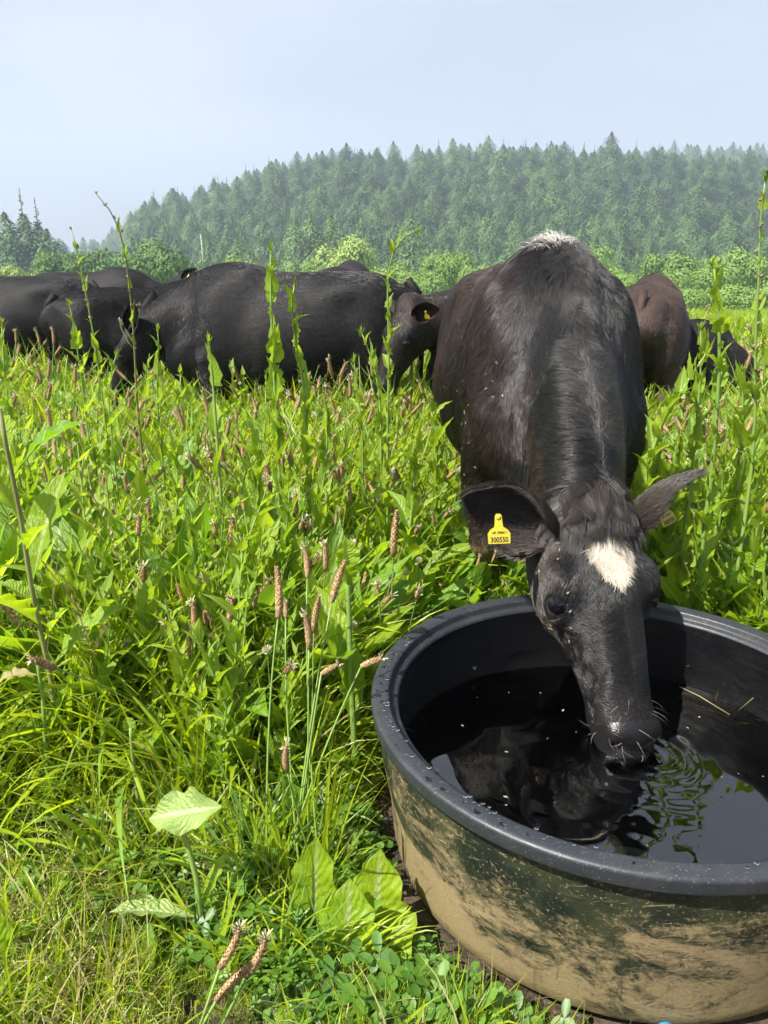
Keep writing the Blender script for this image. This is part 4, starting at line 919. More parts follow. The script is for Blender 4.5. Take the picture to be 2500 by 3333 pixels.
def shoot(seed):
    r_ = random.Random(seed); mb = MB(); h = r_.uniform(.36, .60); Pp = stalk_pts(h, r_.uniform(0, .2), r_.uniform(0, 6), r_.uniform(0, .25)); V, F = tube(Pp, np.linspace(.005, .0016, 7), 5, False); mb.add(V, F, None, 1)
    for i in range(22):
        t = .08 + .9 * i / 22; c = np.array([np.interp(t, np.linspace(0, 1, 7), Pp[:, d]) for d in range(3)]); L_ = (.12 * (1 - t) + .035) * r_.uniform(.7, 1.3)
        V, F, U = strip(L_, L_ * r_.uniform(.14, .22), PS, r_.uniform(-.2, .9), r_.uniform(-.5, .5), .4, .2, 3, 5, 2, r_.random() * 9, r_.uniform(.7, 1.3)); mb.add(rotz(V, i * 2.4) + c, F, U, 0)
    return mb.data('leafy_shoot', [M['shoot'], M['stem']])
P = field_points(1000, 1.4, 7, ex=.22); a_ = mk(P, NR.uniform(.7, 1.15, len(P)) * np.clip(tallness(P), .5, 1.15), .1); scatter('meadow_shoots', 'slender leafy green shoots standing through the meadow grass', 'herbs', *a_, NR.integers(0, 5, len(P)), [shoot(i) for i in range(5)])
SH = []
for q in range(3):
    r_ = random.Random(q + 300); mb = MB()
    for i in range(4):
        h = r_.uniform(.4, .62); Pp = stalk_pts(h, r_.uniform(0, .3), r_.uniform(0, 6), r_.uniform(.1, .6)); off = np.array([r_.gauss(0, .04), r_.gauss(0, .04), 0]); V, F = tube(Pp, .0008, 4, False); mb.add(V + off, F)
        for t in np.linspace(.62, 1, 16):
            c = np.array([np.interp(t, np.linspace(0, 1, 7), Pp[:, d]) for d in range(3)]) + off; s_ = np.array([r_.gauss(0, 1), r_.gauss(0, 1), 1.6]) * .0032; w_ = np.cross(s_, (r_.random(), 1, 0)) * .3; mb.add([c, c + s_ + w_, c + s_ * 2.2, c + s_ - w_], [(0, 1, 2, 3)])
    SH.append(mb.data('seed_grass', M['dry']))
P = field_points(150, 1.6, 9, ex=.1); a_ = mk(P, NR.uniform(.75, 1.15, len(P)) * np.clip(tallness(P), .5, 1.1), .1); scatter('seeding_grass', 'thin straw coloured seeding grass above the sward', 'grass', *a_, NR.integers(0, 3, len(P)), SH)
# ------------------------------------------------------------------ plants one can point to
def leaf_on(root, p, az, L_, data, sc=(1, 1, 1), tilt=0, mt=None, name='leaf'):
    o = obj(name, data, root, tuple(p), (0, tilt, az), (L_ * sc[0], L_ * sc[1], L_ * sc[2])); return o
def tall_plant(pix, Ys, label, r0=.006, leaves=14, L0=.10, L1=.03, cat='chicory', group='tall chicory stems in the meadow', side=(), tip=True, mt='stem', base_l=4, seed=0, lr=None, buds=0):
    """pix: photo points base -> top, Ys distance (start,end)"""
    r_ = random.Random(seed); Wp = [at(px, py, Ys[0] + (Ys[1] - Ys[0]) * i / (len(pix) - 1)) for i, (px, py) in enumerate(pix)]
    b = Wp[0]; gz = G(b.x, b.y); pts = [Vector((b.x, b.y, gz))] + ([b] if b.z - gz > .05 else []) + Wp[1:]
    # resample smooth
    A = np.array(pts); d = np.r_[0, np.cumsum(np.linalg.norm(np.diff(A, axis=0), axis=1))]; s_ = np.linspace(0, d[-1], 22); B = np.stack([np.interp(s_, d, A[:, c]) for c in range(3)], 1)
    for _ in range(2): B[1:-1] = .25 * B[:-2] + .5 * B[1:-1] + .25 * B[2:]
    root = empty('chicory_plant' if cat == 'chicory' else cat.replace(' ', '_'), B[0]); tag(root, label, cat, group); C_ = B - B[0]
    rr = np.linspace(r0 * 1.15, r0 * .32, 22); V, F = tube(C_, rr, 8, True); obj('stem', mesh_data('stem', V, F, M[mt]), root)
    leaves = int(leaves * 2.1)
    for i in range(leaves):
        t = .12 + .86 * (i + r_.uniform(-.2, .2)) / leaves; p = np.array([np.interp(t, np.linspace(0, 1, 22), C_[:, c]) for c in range(3)]); az = i * 2.4 + r_.uniform(-.3, .3)
        l = (L0 * (1 - t) + L1 * t) * r_.uniform(.7, 1.7); leaf_on(root, p, az, l, LEAFS[r_.randrange(4)], (1, r_.uniform(.75, 1.15), 1), r_.uniform(-.6, .25))
    for i in range(base_l):
        l = L0 * r_.uniform(1.5, 2.6); leaf_on(root, C_[r_.randrange(0, 3)], i * 2.4 + r_.random(), l, LEAFB[r_.randrange(6)], (1, 1, 1), r_.uniform(-.2, .1))
    if tip:
        mb = MB()
        for i in range(12):
            Vt, Ft, Ut = strip(r_.uniform(.018, .034), .0035, PS, r_.uniform(-.2, .5), 0, .3, 0, 1, 4, 2, 0, r_.uniform(.9, 1.5)); mb.add(rotz(Vt, i * 2.4) + np.array([0, 0, -.012 + r_.uniform(-.01, .006)]), Ft, Ut)
        obj('shoot_tip', mb.data('shoot_tip', M['shoot']), root, tuple(C_[-1]))
    for (t, dx, dy, dz, kind) in side:
        p = np.array([np.interp(t, np.linspace(0, 1, 22), C_[:, c]) for c in range(3)]); e = p + np.array([dx, dy, dz]); m_ = (p + e) / 2 + np.array([dx * .25, dy * .2, -abs(dz) * .08])
        sp = np.stack([p, p * .4 + m_ * .6, m_ * .5 + e * .5 , e]); sv2, sf2 = tube(sp, [.0022, .002, .0017, .0012], 5); br = obj('branch', mesh_data('branch', sv2, sf2, M[mt]), root)
        for q in range(4 if kind else 3):
            c = sp[3] * (1 - q * .14) + sp[2] * q * .14
            if kind: o = obj('bud', BUD[q % 2], br, tuple(c), (r_.uniform(-.6, .6), r_.uniform(-.6, .6), 0), r_.uniform(.8, 1.4))
            else: leaf_on(br, c, r_.uniform(0, 6), r_.uniform(.03, .045), LEAFS[q % 4])
    for i in range(buds):
        t = .62 + .38 * i / max(buds - 1, 1); p = np.array([np.interp(t, np.linspace(0, 1, 22), C_[:, c]) for c in range(3)]); obj('bud', BUD[i % 2], root, tuple(p), (r_.uniform(-1, 1), r_.uniform(-1, 1), r_.uniform(0, 6)), r_.uniform(.8, 1.5))
    return root
def bud_data(seed):
    mb = MB(); V, F = tube([(0, 0, 0), (0, 0, .003), (0, 0, .007), (0, 0, .0105), (0, 0, .0125)], [.0012, .0028, .0031, .002, .0006], 6); mb.add(V, F)
    V, F = tube([(0.003, 0, 0), (.0055, 0, .003), (.007, 0, .007)], [.001, .0022, .0006], 5); mb.add(V, F); return mb.data('bud', M['bud'])
BUD = [bud_data(0), bud_data(1)]
CG = 'tall chicory stems in the meadow'
tall_plant([(445, 1300), (438, 1130), (430, 1000), (412, 860), (400, 760), (380, 690), (350, 645), (312, 630)], (2.9, 2.8), 'tallest thin chicory stem with a brown budded tip arching left against the sky', .0055, 6, .10, .03, side=[(.40, -.085, -.02, .16, 0), (.36, .10, .02, .15, 0), (.62, -.045, 0, .10, 1), (.66, .03, 0, .10, 1), (.30, .08, -.03, .16, 0)], tip=False, mt='stemred', seed=1, buds=12)
tall_plant([(335, 1300), (312, 1130), (288, 1000), (270, 900), (252, 810), (232, 745)], (3.0, 2.95), 'straight chicory stem with a brown bud spike left of the arching one', .0055, 11, .085, .03, seed=2, tip=False, buds=9)
tall_plant([(272, 1280), (255, 1160), (240, 1050), (225, 985)], (2.7, 2.7), 'short leafy chicory shoot in front of the turned away cow', .005, 10, .10, .05, seed=3)
tall_plant([(510, 1290), (515, 1180), (522, 1090), (512, 1065)], (2.7, 2.7), 'leafy chicory shoot below the neck of the side view cow', .005, 9, .085, .045, seed=4)
tall_plant([(350, 1290), (362, 1200), (380, 1150)], (2.5, 2.5), 'low bushy chicory shoot right of the straight bud spike', .005, 9, .09, .05, seed=5)
tall_plant([(905, 1420), (893, 1250), (885, 1080), (880, 930), (882, 800)], (2.35, 2.35), 'stout bright green chicory stem crossing the middle of the side view cow', .0078, 15, .12, .055, seed=6)
tall_plant([(1000, 1400), (985, 1200), (955, 1080), (935, 1000), (960, 920)], (2.4, 2.4), 'crooked chicory stem beside the stout one on the cow flank', .0068, 14, .11, .045, seed=7)
tall_plant([(1262, 1330), (1268, 1150), (1262, 1000), (1258, 880), (1280, 770), (1320, 730), (1362, 745)], (2.5, 2.45), 'chicory stem with a hooked drooping tip in front of the tagged cow', .0062, 15, .095, .035, seed=8)
tall_plant([(1240, 1330), (1225, 1200), (1190, 1110), (1172, 1072)], (2.4, 2.4), 'leaning chicory shoot left of the hooked stem', .0058, 13, .10, .05, seed=9)
tall_plant([(1180, 1380), (1160, 1260), (1152, 1165)], (2.6, 2.6), 'small chicory shoot under the side view cow belly', .005, 9, .10, .05, seed=10)
tall_plant([(2320, 1520), (2335, 1320), (2345, 1150), (2338, 1000), (2322, 850)], (1.95, 1.95), 'thick pale chicory stem right of the brown cow', .009, 16, .115, .05, seed=11)
tall_plant([(2250, 1560), (2270, 1340), (2285, 1180), (2280, 1060)], (2.05, 2.05), 'leafy chicory stem in front of the brown cow flank', .0065, 14, .115, .05, seed=12)
tall_plant([(2450, 1520), (2462, 1250), (2455, 1050), (2478, 900), (2470, 760), (2472, 660), (2495, 565)], (2.0, 1.95), 'very tall thin chicory stem reaching the hill at the right edge', .0062, 10, .09, .03, side=[(.62, .05, 0, .10, 1), (.5, .045, 0, .12, 0), (.7, -.03, 0, .06, 1)], seed=13, buds=10, mt='stem')
tall_plant([(2080, 1700), (2130, 1420), (2230, 1250), (2300, 1150)], (1.95, 2.0), 'chicory stem leaning diagonally across the brown cow legs', .007, 13, .15, .05, seed=14)
tall_plant([(2400, 1560), (2420, 1350), (2415, 1200)], (2.2, 2.2), 'bushy chicory plant below the right hand cow head', .007, 13, .13, .06, seed=15)
tall_plant([(2490, 1480), (2490, 1300), (2488, 1100)], (2.5, 2.5), 'chicory stem half cut off by the right edge', .006, 13, .12, .05, seed=16)
tall_plant([(25, 1300), (12, 1180), (5, 1050)], (2.2, 2.2), 'chicory shoot cut off by the left edge', .006, 12, .11, .05, seed=17)
for i, (bx, by, tx, ty, Y, lb) in enumerate([(110, 1900, 95, 1560, 2.0, 'left of the mottled stem top'), (300, 1800, 275, 1430, 2.1, 'in the left meadow below the short shoot'), (560, 1800, 575, 1440, 2.15, 'below the neck of the side view cow'), (640, 2100, 620, 1700, 1.75, 'behind the big pale leaf'), (820, 1750, 850, 1400, 2.2, 'under the belly of the side view cow'), (940, 1900, 925, 1560, 1.95, 'between the brown heads and the thick stem'), (1040, 1650, 1065, 1330, 2.3, 'below the crooked stem'), (1330, 1750, 1345, 1420, 2.1, 'left of the heifer shoulder'), (480, 2250, 500, 1880, 1.6, 'in front of the dark short ribwort head'), (1420, 1600, 1400, 1290, 2.5, 'touching the heifer flank'), (250, 2150, 240, 1800, 1.7, 'between mottled stem and ribwort heads'), (2170, 1740, 2200, 1430, 2.25, 'just above the right ear'), (2330, 1780, 2350, 1480, 2.2, 'above the right rim of the trough'), (2460, 1800, 2450, 1480, 2.0, 'at the right edge behind the rim')]):
    tall_plant([(bx, by), ((bx + tx) / 2 + 12, (by + ty) / 2), (tx, ty)], (Y, Y), 'medium leafy chicory stem ' + lb, .0062, 11, .15, .06, group='medium chicory stems in the meadow', seed=40 + i, base_l=5)
tall_plant([(700, 1330), (690, 1200), (678, 1105)], (1.95, 1.95), 'cut topped chicory stem with two broad leaves before the cow shoulder', .0075, 4, .10, .09, base_l=3, seed=18)
DG = 'broad leaved stems close to the camera'
def big(pix, Ys, label, r0, spec, mt='stem', cat='dock', tip=False):
    Wp = [at(px, py, Ys[0] + (Ys[1] - Ys[0]) * i / (len(pix) - 1)) for i, (px, py) in enumerate(pix)]; b = Wp[0]; gz = G(b.x, b.y); pts = ([Vector((b.x, b.y, gz - .01))] if b.z - gz > .02 else []) + Wp
    A = np.array(pts); d = np.r_[0, np.cumsum(np.linalg.norm(np.diff(A, axis=0), axis=1))]; B = np.stack([np.interp(np.linspace(0, d[-1], 14), d, A[:, c]) for c in range(3)], 1)
    root = empty(cat + '_plant', B[0]); tag(root, label, cat, DG); C_ = B - B[0]; V, F = tube(C_, np.linspace(r0, r0 * .6, 14), 8); obj('stem', mesh_data('stem', V, F, M[mt]), root)
    for (t, az, L_, wd, upa, bend, fold, mt_, tw) in spec:
        L_ *= 1.25; wd *= 1.1
        p = np.array([np.interp(t, np.linspace(0, 1, 14), C_[:, c]) for c in range(3)]); me = bleaf(L_, L_ * wd, az * 3, M[mt_], upa, bend, .18, fold, tw, [.10, .12, .3, .62, .88, 1, 1, .93, .78, .5, .04], 18, 8); obj('leaf', me, root, tuple(p), (0, 0, az))
    return root
big([(650, 2960), (640, 2860), (605, 2730), (570, 2640)], (1.10, 1.12), 'dock stem topped by one big pale leaf held flat', .0065, [(1, 3.35, .062, .02, .3, .2, .1, 'pale', 0), (.25, 3.2, .13, .13, .35, .5, .4, 'pale', .2), (.3, .9, .09, .1, 1.0, .3, .3, 'broad', 0)])
def flat_leaf(px, py, Y, az, L_, wd, mt_, rot, label=None):      # separate blade posed freely
    return px
r_pale = bpy.data.objects[[o.name for o in SC.objects if o.name.startswith('dock_plant')][-1]]
V, F, U = strip(.135, .036, [.02, .3, .62, .85, .96, 1, .95, .84, .66, .42, .04], .55, .35, .3, .35, 2.3, 20, 8, 2, .22); V[:, 1] *= 1 + .12 * np.sin(U[:, 1] * 23 + (U[:, 0] > .5) * 2)
o_ = obj('leaf', mesh_data('leaf', V, F, M['pale'], U), r_pale, tuple(np.array(at(722, 2625, 1.10)) - np.array(r_pale.location)), (R(-48), R(14), R(176))); o_['label'] = 'big pale leaf held flat'
big([(1160, 2560), (1152, 2400), (1140, 2150), (1135, 1960), (1130, 1860)], (1.52, 1.56), 'thick green chicory stem with long upright leaves left of the trough', .0088, [(.42, 2.9, .23, .15, 1.25, .15, .5, 'broad', .3), (.5, 2.2, .20, .13, 1.05, .25, .5, 'broad', -.2), (.98, 1.9, .07, .28, 1.3, -.3, .7, 'broad', 0), (.93, 4.4, .06, .3, 1.2, .2, .7, 'broad', 0), (.12, 2.6, .22, .17, .75, -.4, .3, 'broad', .2), (.15, 4.4, .12, .15, .9, .6, .3, 'broad2', 0), (.3, 1.7, .18, .12, 1.2, .2, .4, 'broad', .4), (.05, 3.8, .2, .16, .9, 1.0, .3, 'broad2', 0)], cat='chicory')
big([(185, 2360), (165, 2200), (110, 1960), (70, 1700), (20, 1450), (0, 1330)], (1.50, 1.42), 'leaning brown mottled stem along the left edge', .0066, [(.08, .9, .22, .13, 1.15, -.1, .5, 'broad', 0), (.1, .2, .22, .1, 1.3, -.2, .5, 'broad', .3), (.3, 2.6, .12, .3, .7, .8, .3, 'broad', 0), (.38, .6, .17, .16, .8, .6, .4, 'broad', 0), (.6, 1.2, .2, .14, 1.1, .2, .5, 'broad', 0), (.75, 2.9, .18, .16, 1.1, .3, .5, 'broad', 0), (.5, 4.4, .16, .2, .9, .5, .4, 'broad', 0), (.22, 4.6, .07, .24, .9, .6, .4, 'broad', 0), (.45, .3, .08, .24, 1.1, .4, .4, 'broad', 0), (.55, 3.0, .07, .24, .9, .7, .4, 'broad', 0), (.68, 5.9, .08, .22, 1.0, .5, .4, 'broad', 0), (.9, 2.2, .08, .24, 1.0, .5, .4, 'broad', 0), (.85, .4, .14, .2, .9, .7, .4, 'broad2', 0)], 'stemred', 'chicory')
big([(150, 2450), (140, 2280), (120, 2140)], (1.42, 1.42), 'pale split stem with yellowing leaves at the foot of the mottled one', .006, [(.5, .5, .12, .14, 1.2, .2, .4, 'broad', 0), (.9, 3.4, .07, .2, .4, 1.2, .3, 'dry', 0)])
big([(445, 2560), (428, 2430), (425, 2370)], (1.33, 1.33), 'cut hairy green stalk standing bare among the clover', .0055, [(.95, 2.2, .03, .3, 1.2, .3, .6, 'broad', 0)])
big([(345, 2350), (360, 2200), (350, 2120)], (1.6, 1.6), 'low plant with one broad yellow green leaf under the tall stalks', .006, [(.9, 2.6, .16, .25, .55, .5, .2, 'broad', .2), (.3, .4, .11, .2, .8, .8, .3, 'broad2', 0)])
big([(1215, 3250), (1210, 3180)], (1.08, 1.08), 'spreading dock with crinkled yellow green leaves against the trough foot', .008, [(.9, 1.35, .19, .20, 1.25, -.05, .2, 'broad', .1), (.6, 2.6, .20, .22, .8, .6, .2, 'broad', .1), (.5, 3.6, .20, .24, .55, .8, .2, 'broad', 0), (.4, 4.6, .17, .2, .7, .8, .2, 'broad', 0), (.5, .1, .07, .2, 1.1, .9, .3, 'broad', 0), (.7, 2.0, .16, .16, 1.1, .4, .3, 'broad2', 0)])
big([(1120, 3330), (1125, 3270)], (1.02, 1.02), 'low dock with broad crinkled leaves at the bottom edge beside the trough', .008, [(.9, 1.5, .17, .22, 1.2, .1, .2, 'broad', .1), (.7, .6, .16, .24, .9, .5, .2, 'broad', .1), (.6, 2.7, .17, .22, .8, .6, .2, 'broad', 0), (.4, 4.2, .12, .24, .6, .8, .2, 'broad2', 0), (.4, 5.5, .12, .22, .8, .8, .2, 'broad', 0)])
big([(1000, 3220), (1010, 3130)], (1.09, 1.09), 'dock rosette with curled leaves left of the spreading one', .007, [(.9, 1.2, .20, .16, 1.35, -.1, .3, 'broad', .2), (.6, 2.6, .16, .13, .8, .8, .3, 'broad', .1), (.5, 4.2, .13, .15, .7, .9, .2, 'broad2', 0), (.4, .3, .12, .15, 1.0, .5, .2, 'broad', 0)])
big([(640, 3330), (560, 3260)], (.99, 1.0), 'ribbed plantain rosette low on the mud', .004, [(.9, 3.0, .11, .3, .3, .3, .2, 'pale', 0), (.6, .4, .16, .12, .5, .5, .3, 'broad2', 0), (.6, 1.9, .12, .2, .6, .5, .2, 'broad2', 0)], cat='plantain')
big([(0, 3300), (8, 3200)], (1.0, 1.0), 'long upright leaf cut off at the lower left corner', .005, [(.5, 1.9, .15, .16, 1.4, -.1, .3, 'broad', .1), (.4, .2, .12, .1, .7, .6, .3, 'broad', 0)])
# broad-leaved rosettes through the middle distance, each a plant with its own leaves
MG = 'broad leaved chicory clumps in the middle of the meadow'
spots = [(640, 1560, 2.5), (820, 1500, 2.6), (930, 1480, 2.4), (1010, 1420, 2.8), (1100, 1560, 2.2), (1380, 1700, 2.1), (1330, 1520, 2.5), (1440, 1330, 3.0), (1480, 1560, 2.35), (1260, 1700, 2.0), (900, 1750, 2.1), (610, 2020, 1.9), (390, 1800, 2.2), (1040, 1800, 1.9), (330, 1560, 2.7), (150, 1500, 2.8),
         (70, 1750, 2.0), (540, 1450, 3.1), (740, 1420, 3.1), (1200, 1420, 3.1), (1350, 1950, 1.85), (2180, 1700, 2.1), (2300, 1720, 2.0), (2420, 1700, 1.95), (2250, 1850, 1.9), (2380, 1880, 1.85), (2480, 1850, 1.9), (2360, 1500, 2.5), (2200, 1520, 2.7), (2450, 1420, 2.9), (2130, 1500, 2.6), (820, 1960, 1.9), (250, 1950, 1.9), (480, 1700, 2.3), (1000, 2000, 1.75)]
lab = ['left of the brown ribwort drift', 'beside the crooked stem', 'under the side view cow', 'behind the drifts of ribwort', 'between trough and cow', 'close left of the heifer leg', 'left of the heifer', 'against the heifer flank', 'by the heifer shoulder', 'below the hooked stem', 'in the midst of the plantain heads', 'at the foot of the long stalks', 'right of the mottled stem', 'behind the thick stem by the trough', 'below the bushy shoot', 'below the left hand cattle', 'on the left edge of the frame', 'below the cow neck', 'below the cow brisket', 'below the tagged cow', 'touching the back rim of the trough', 'right of the heifer neck', 'above the heifer right ear', 'upper right of the right ear', 'by the right ear tag', 'above the right rim', 'at the right edge above the rim', 'under the thick pale stem', 'by the brown cow hoof', 'below the right hand head', 'close right of the heifer', 'left of the thick stem', 'inside the bend of the mottled stem', 'between the two ribwort drifts', 'behind the trough side heads']
near = [(60, 2480, 1.36, .13, 'in the lower left trampled patch'), (520, 2420, 1.38, .15, 'between the bare cut stalk and the long stalks'), (760, 2980, 1.10, .12, 'just behind the crossed ribwort heads'), (900, 2560, 1.26, .17, 'at the foot of the long stalked bundle'), (330, 2880, 1.14, .11, 'left of the big pale leaf'), (1090, 2450, 1.30, .2, 'between the stalk bundle and the trough wall'), (560, 2180, 1.55, .2, 'behind the big pale leaf'), (230, 2620, 1.26, .12, 'below the bare cut stalk'), (1100, 2900, 1.10, .14, 'left of the crinkled dock'), (30, 2750, 1.2, .11, 'at the left edge near the bottom'), (820, 2280, 1.42, .2, 'behind the long stalks'), (460, 3150, 1.02, .10, 'at the bottom left of the crossed heads'), (140, 3050, 1.05, .11, 'low in the bottom left corner')]
for (px, py, Y, L0_, lb) in near:
    x = at(px, py, Y).x - (.05 if 'trough' in lb else 0); root = empty('chicory_clump', (x, Y, G(x, Y)), rnd.uniform(0, 6)); tag(root, 'low leafy clump ' + lb, 'chicory', 'low leafy clumps near the camera')
    for j in range(8):
        leaf_on(root, (rnd.gauss(0, .012), rnd.gauss(0, .012), -.01), j * 2.4 + rnd.uniform(-.4, .4), L0_ * rnd.uniform(.55, 1.2), LEAFB[rnd.randrange(6)], (1, rnd.uniform(.7, 1.1), 1), rnd.uniform(-.15, .4))
for (px, py, Y, h0, nb_, lb) in [(700, 3080, 1.06, .16, 34, 'arching yellow green grass clump behind the crossed ribwort heads'), (950, 3050, 1.05, .2, 40, 'fan of wide blades left of the crinkled dock'), (300, 2700, 1.22, .2, 36, 'upright pale blades in the lower left'), (480, 2650, 1.22, .22, 36, 'long blades left of the big pale leaf'), (800, 2700, 1.2, .26, 40, 'thick tuft of long blades below the stalk bundle'), (80, 2900, 1.1, .15, 34, 'drooping blades at the lower left edge'), (1150, 2620, 1.22, .22, 40, 'dark shaded tuft against the trough wall'), (100, 2250, 1.55, .26, 40, 'tall tuft at the left edge beside the mottled stem'), (620, 2330, 1.42, .3, 46, 'tall green tuft in the middle of the left foreground'), (1240, 3050, 1.06, .14, 26, 'short tuft squeezed under the trough side')]:
    x = at(px, py, Y).x - (.07 if 'trough' in lb else 0); mbL = MB()
    for i in range(nb_):
        V, F, U = strip(h0 * rnd.uniform(.5, 1.25), rnd.uniform(.0018, .0045), PG, rnd.uniform(.2, 1.5), rnd.uniform(-1, 1), .3, 0, 1, 9, 2, 0, rnd.uniform(.8, 1.5)); mbL.add(rotz(V, rnd.uniform(0, 6.28)) + np.array([rnd.gauss(0, .028), rnd.gauss(0, .028), 0]), F, U)
    tag(obj('grass_clump', mbL.data('grass_clump', M['grass' if nb_ % 4 else 'grass2']), None, (x, Y, G(x, Y))), lb, 'grass clump')
for i, ((px, py, Y), lb) in enumerate(zip(spots, lab)):
    x = at(px, py, Y).x
    if math.hypot(x - TC[0], Y - TC[1]) < TR + .34: continue
    root = empty('chicory_clump', (x, Y, G(x, Y)), rnd.uniform(0, 6)); tag(root, 'clump of broad green leaves ' + lb, 'chicory', MG)
    top = max(at(px, py, Y).z - G(x, Y), .12) + .10; L_ = min(max(top, .18), .40)
    for j in range(7):
        l = L_ * rnd.uniform(.6, 1.1); leaf_on(root, (rnd.gauss(0, .015), rnd.gauss(0, .015), -.01), j * 2.4 + rnd.uniform(-.4, .4), l, LEAFB[rnd.randrange(6)], (1, rnd.uniform(.8, 1.15), 1), rnd.uniform(-.15, .35))
# ribwort plantain close enough to pick out
for i, (px, py, Y, lb) in enumerate([(905, 2010, 1.36, 'tallest'), (1080, 1960, 1.40, 'darkest tipped'), (1005, 2110, 1.34, 'short pink'), (1000, 1880, 1.45, 'white tipped leaning'), (1175, 2170, 1.36, 'bent over brown'), (1045, 2195, 1.32, 'level lying'), (930, 2010, 1.40, 'slim pale'), (935, 2510, 1.12, 'low drooping')]):
    p = np.array(at(px, py, Y)); bx, by = -.19 + .035 * (i % 4) - .03, 1.16 + .03 * (i % 3); b = np.array((bx, by, G(bx, by))); q1 = b * .45 + p * .55 + np.array([-.02 + .01 * (i % 3), 0, .03])
    tt = np.linspace(0, 1, 9)[:, None]; A = b * (1 - tt)**2 + 2 * q1 * tt * (1 - tt) + p * tt**2; root = empty('ribwort_plantain', b); tag(root, lb + ' ribwort head of the long stalked bundle left of the trough', 'plantain', 'long stalked ribwort bundle left of the trough')
    V, F = tube(A - b, np.linspace(.0026, .0017, 9), 6); obj('stalk', mesh_data('stalk', V, F, M['stem']), root); d_ = Vector(unit(A[-1] - A[-2])) + (Vector((.9, 0, -.3)) if i in (4, 5) else Vector((0, 0, 0)))
    obj('flower_head', HEADS[[2, 5, 1, 1, 0, 0, 3, 1][i]], root, tuple(p - b), d_.to_track_quat('Z', 'Y').to_euler(), [1.75, 1.7, 1.5, 1.4, 1.5, 1.3, 1.2, 1.3][i])
for i, (px, py, Y, lb) in enumerate([(450, 1690, 1.85, 'upright brown double'), (445, 1900, 1.75, 'long speckled'), (480, 1945, 1.75, 'dark short'), (700, 1700, 1.9, 'curved brown'), (750, 1720, 1.9, 'frilled'), (355, 1690, 2.0, 'slanting dark'), (850, 1890, 1.75, 'stubby brown'), (735, 1990, 1.6, 'slender brown'), (1280, 1760, 1.9, 'thin brown'), (665, 1870, 1.8, 'small')]):
    top = at(px, py + 40, Y); k = rnd.choice([0, 1, 4, 5]); h = max(top.z - G(top.x, Y), .15); e = STK[k][0]; az = rnd.uniform(-.6, .6); bx = top.x - e[0] * h * math.cos(az); by = Y - e[0] * h * math.sin(az)
    plantain(bx, by, h, az, lb + ' ribwort head on its own stalk in the left meadow', k, 1.35, i % 6, 'long stalked ribwort in the left meadow')
for i in range(26):
    a = rnd.uniform(0, 6.28); bx, by = -.17 + .06 * math.cos(a), 1.22 + .07 * math.sin(a); h = rnd.uniform(.25, .42)
    V, F, U = strip(h, .0032, PG, rnd.uniform(.1, .6), rnd.uniform(-1, 1), .3, 0, 1, 9, 2, 0, rnd.uniform(1.1, 1.5)); obj_ = None
    if i == 0: mbL = MB()
    mbL.add(rotz(V, rnd.gauss(.2, 1.1)) + np.array([bx, by, G(bx, by)]), F, U)
tag(obj('grass_clump', mbL.data('grass_clump', M['grass'])), 'tall upright blades standing among the long stalked ribwort bundle', 'grass clump')
for i, (px, py, L_) in enumerate([(715, 3150, 1.3), (705, 3255, 1.45), (800, 3180, 1.35)]):
    Y = .90 + .02 * i; p = at(px, py, Y); e = at(px - 120 - 20 * i, 3520, Y + .02); A = np.array([e, (np.array(e) * .5 + np.array(p) * .5) + (0, 0, .004), p])
    root = empty('ribwort_plantain', A[0]); tag(root, ['left head of the three crossed ribwort heads nearest the camera', 'lowest head of the three crossed ribwort heads nearest the camera', 'right head of the three crossed ribwort heads nearest the camera'][i], 'plantain', 'three crossed ribwort heads')
    V, F = tube(A - A[0], .0024, 6); obj('stalk', mesh_data('stalk', V, F, M['stem']), root)
    dirn = Vector((.55, .1, .80)); obj('flower_head', HEADS[[1, 5, 1][i]], root, tuple(A[2] - A[0]), dirn.to_track_quat('Z', 'Y').to_euler(), L_ * 1.2)
cnt = 0
PP = field_points(900, 1.45, 4.2, .0, .8); w = pnoise(np.c_[PP, 0 * PP[:, 0]], 2.6, 4) > -.1; PP = PP[w]
PP = PP[(np.hypot(PP[:, 0] - .53, PP[:, 1] - 2.9) > .75) | (PP[:, 0] < -.05)]
PP = PP[(np.abs(PP[:, 0] / PP[:, 1]) < .5) & (np.hypot(PP[:, 0] - TC[0], PP[:, 1] - TC[1]) > TR + .03)]
reg = {}
for x, y in PP[:150]:
    lb = ('brown ribwort seed head in the grass right of the heifer' if x > .6 else 'brown ribwort seed head in the grass near the left edge' if x < -.28 * y else 'brown ribwort seed head in the dense drift before the cattle' if y > 2.8 else 'brown ribwort seed head in the open grass left of the trough')
    plantain(x, y, float(np.clip(rnd.uniform(.28, .50) * min(1.25, .65 + .2 * y), .15, .66)), rnd.uniform(0, 6.28), lb, group=lb.replace('seed head', 'seed heads')); cnt += 1
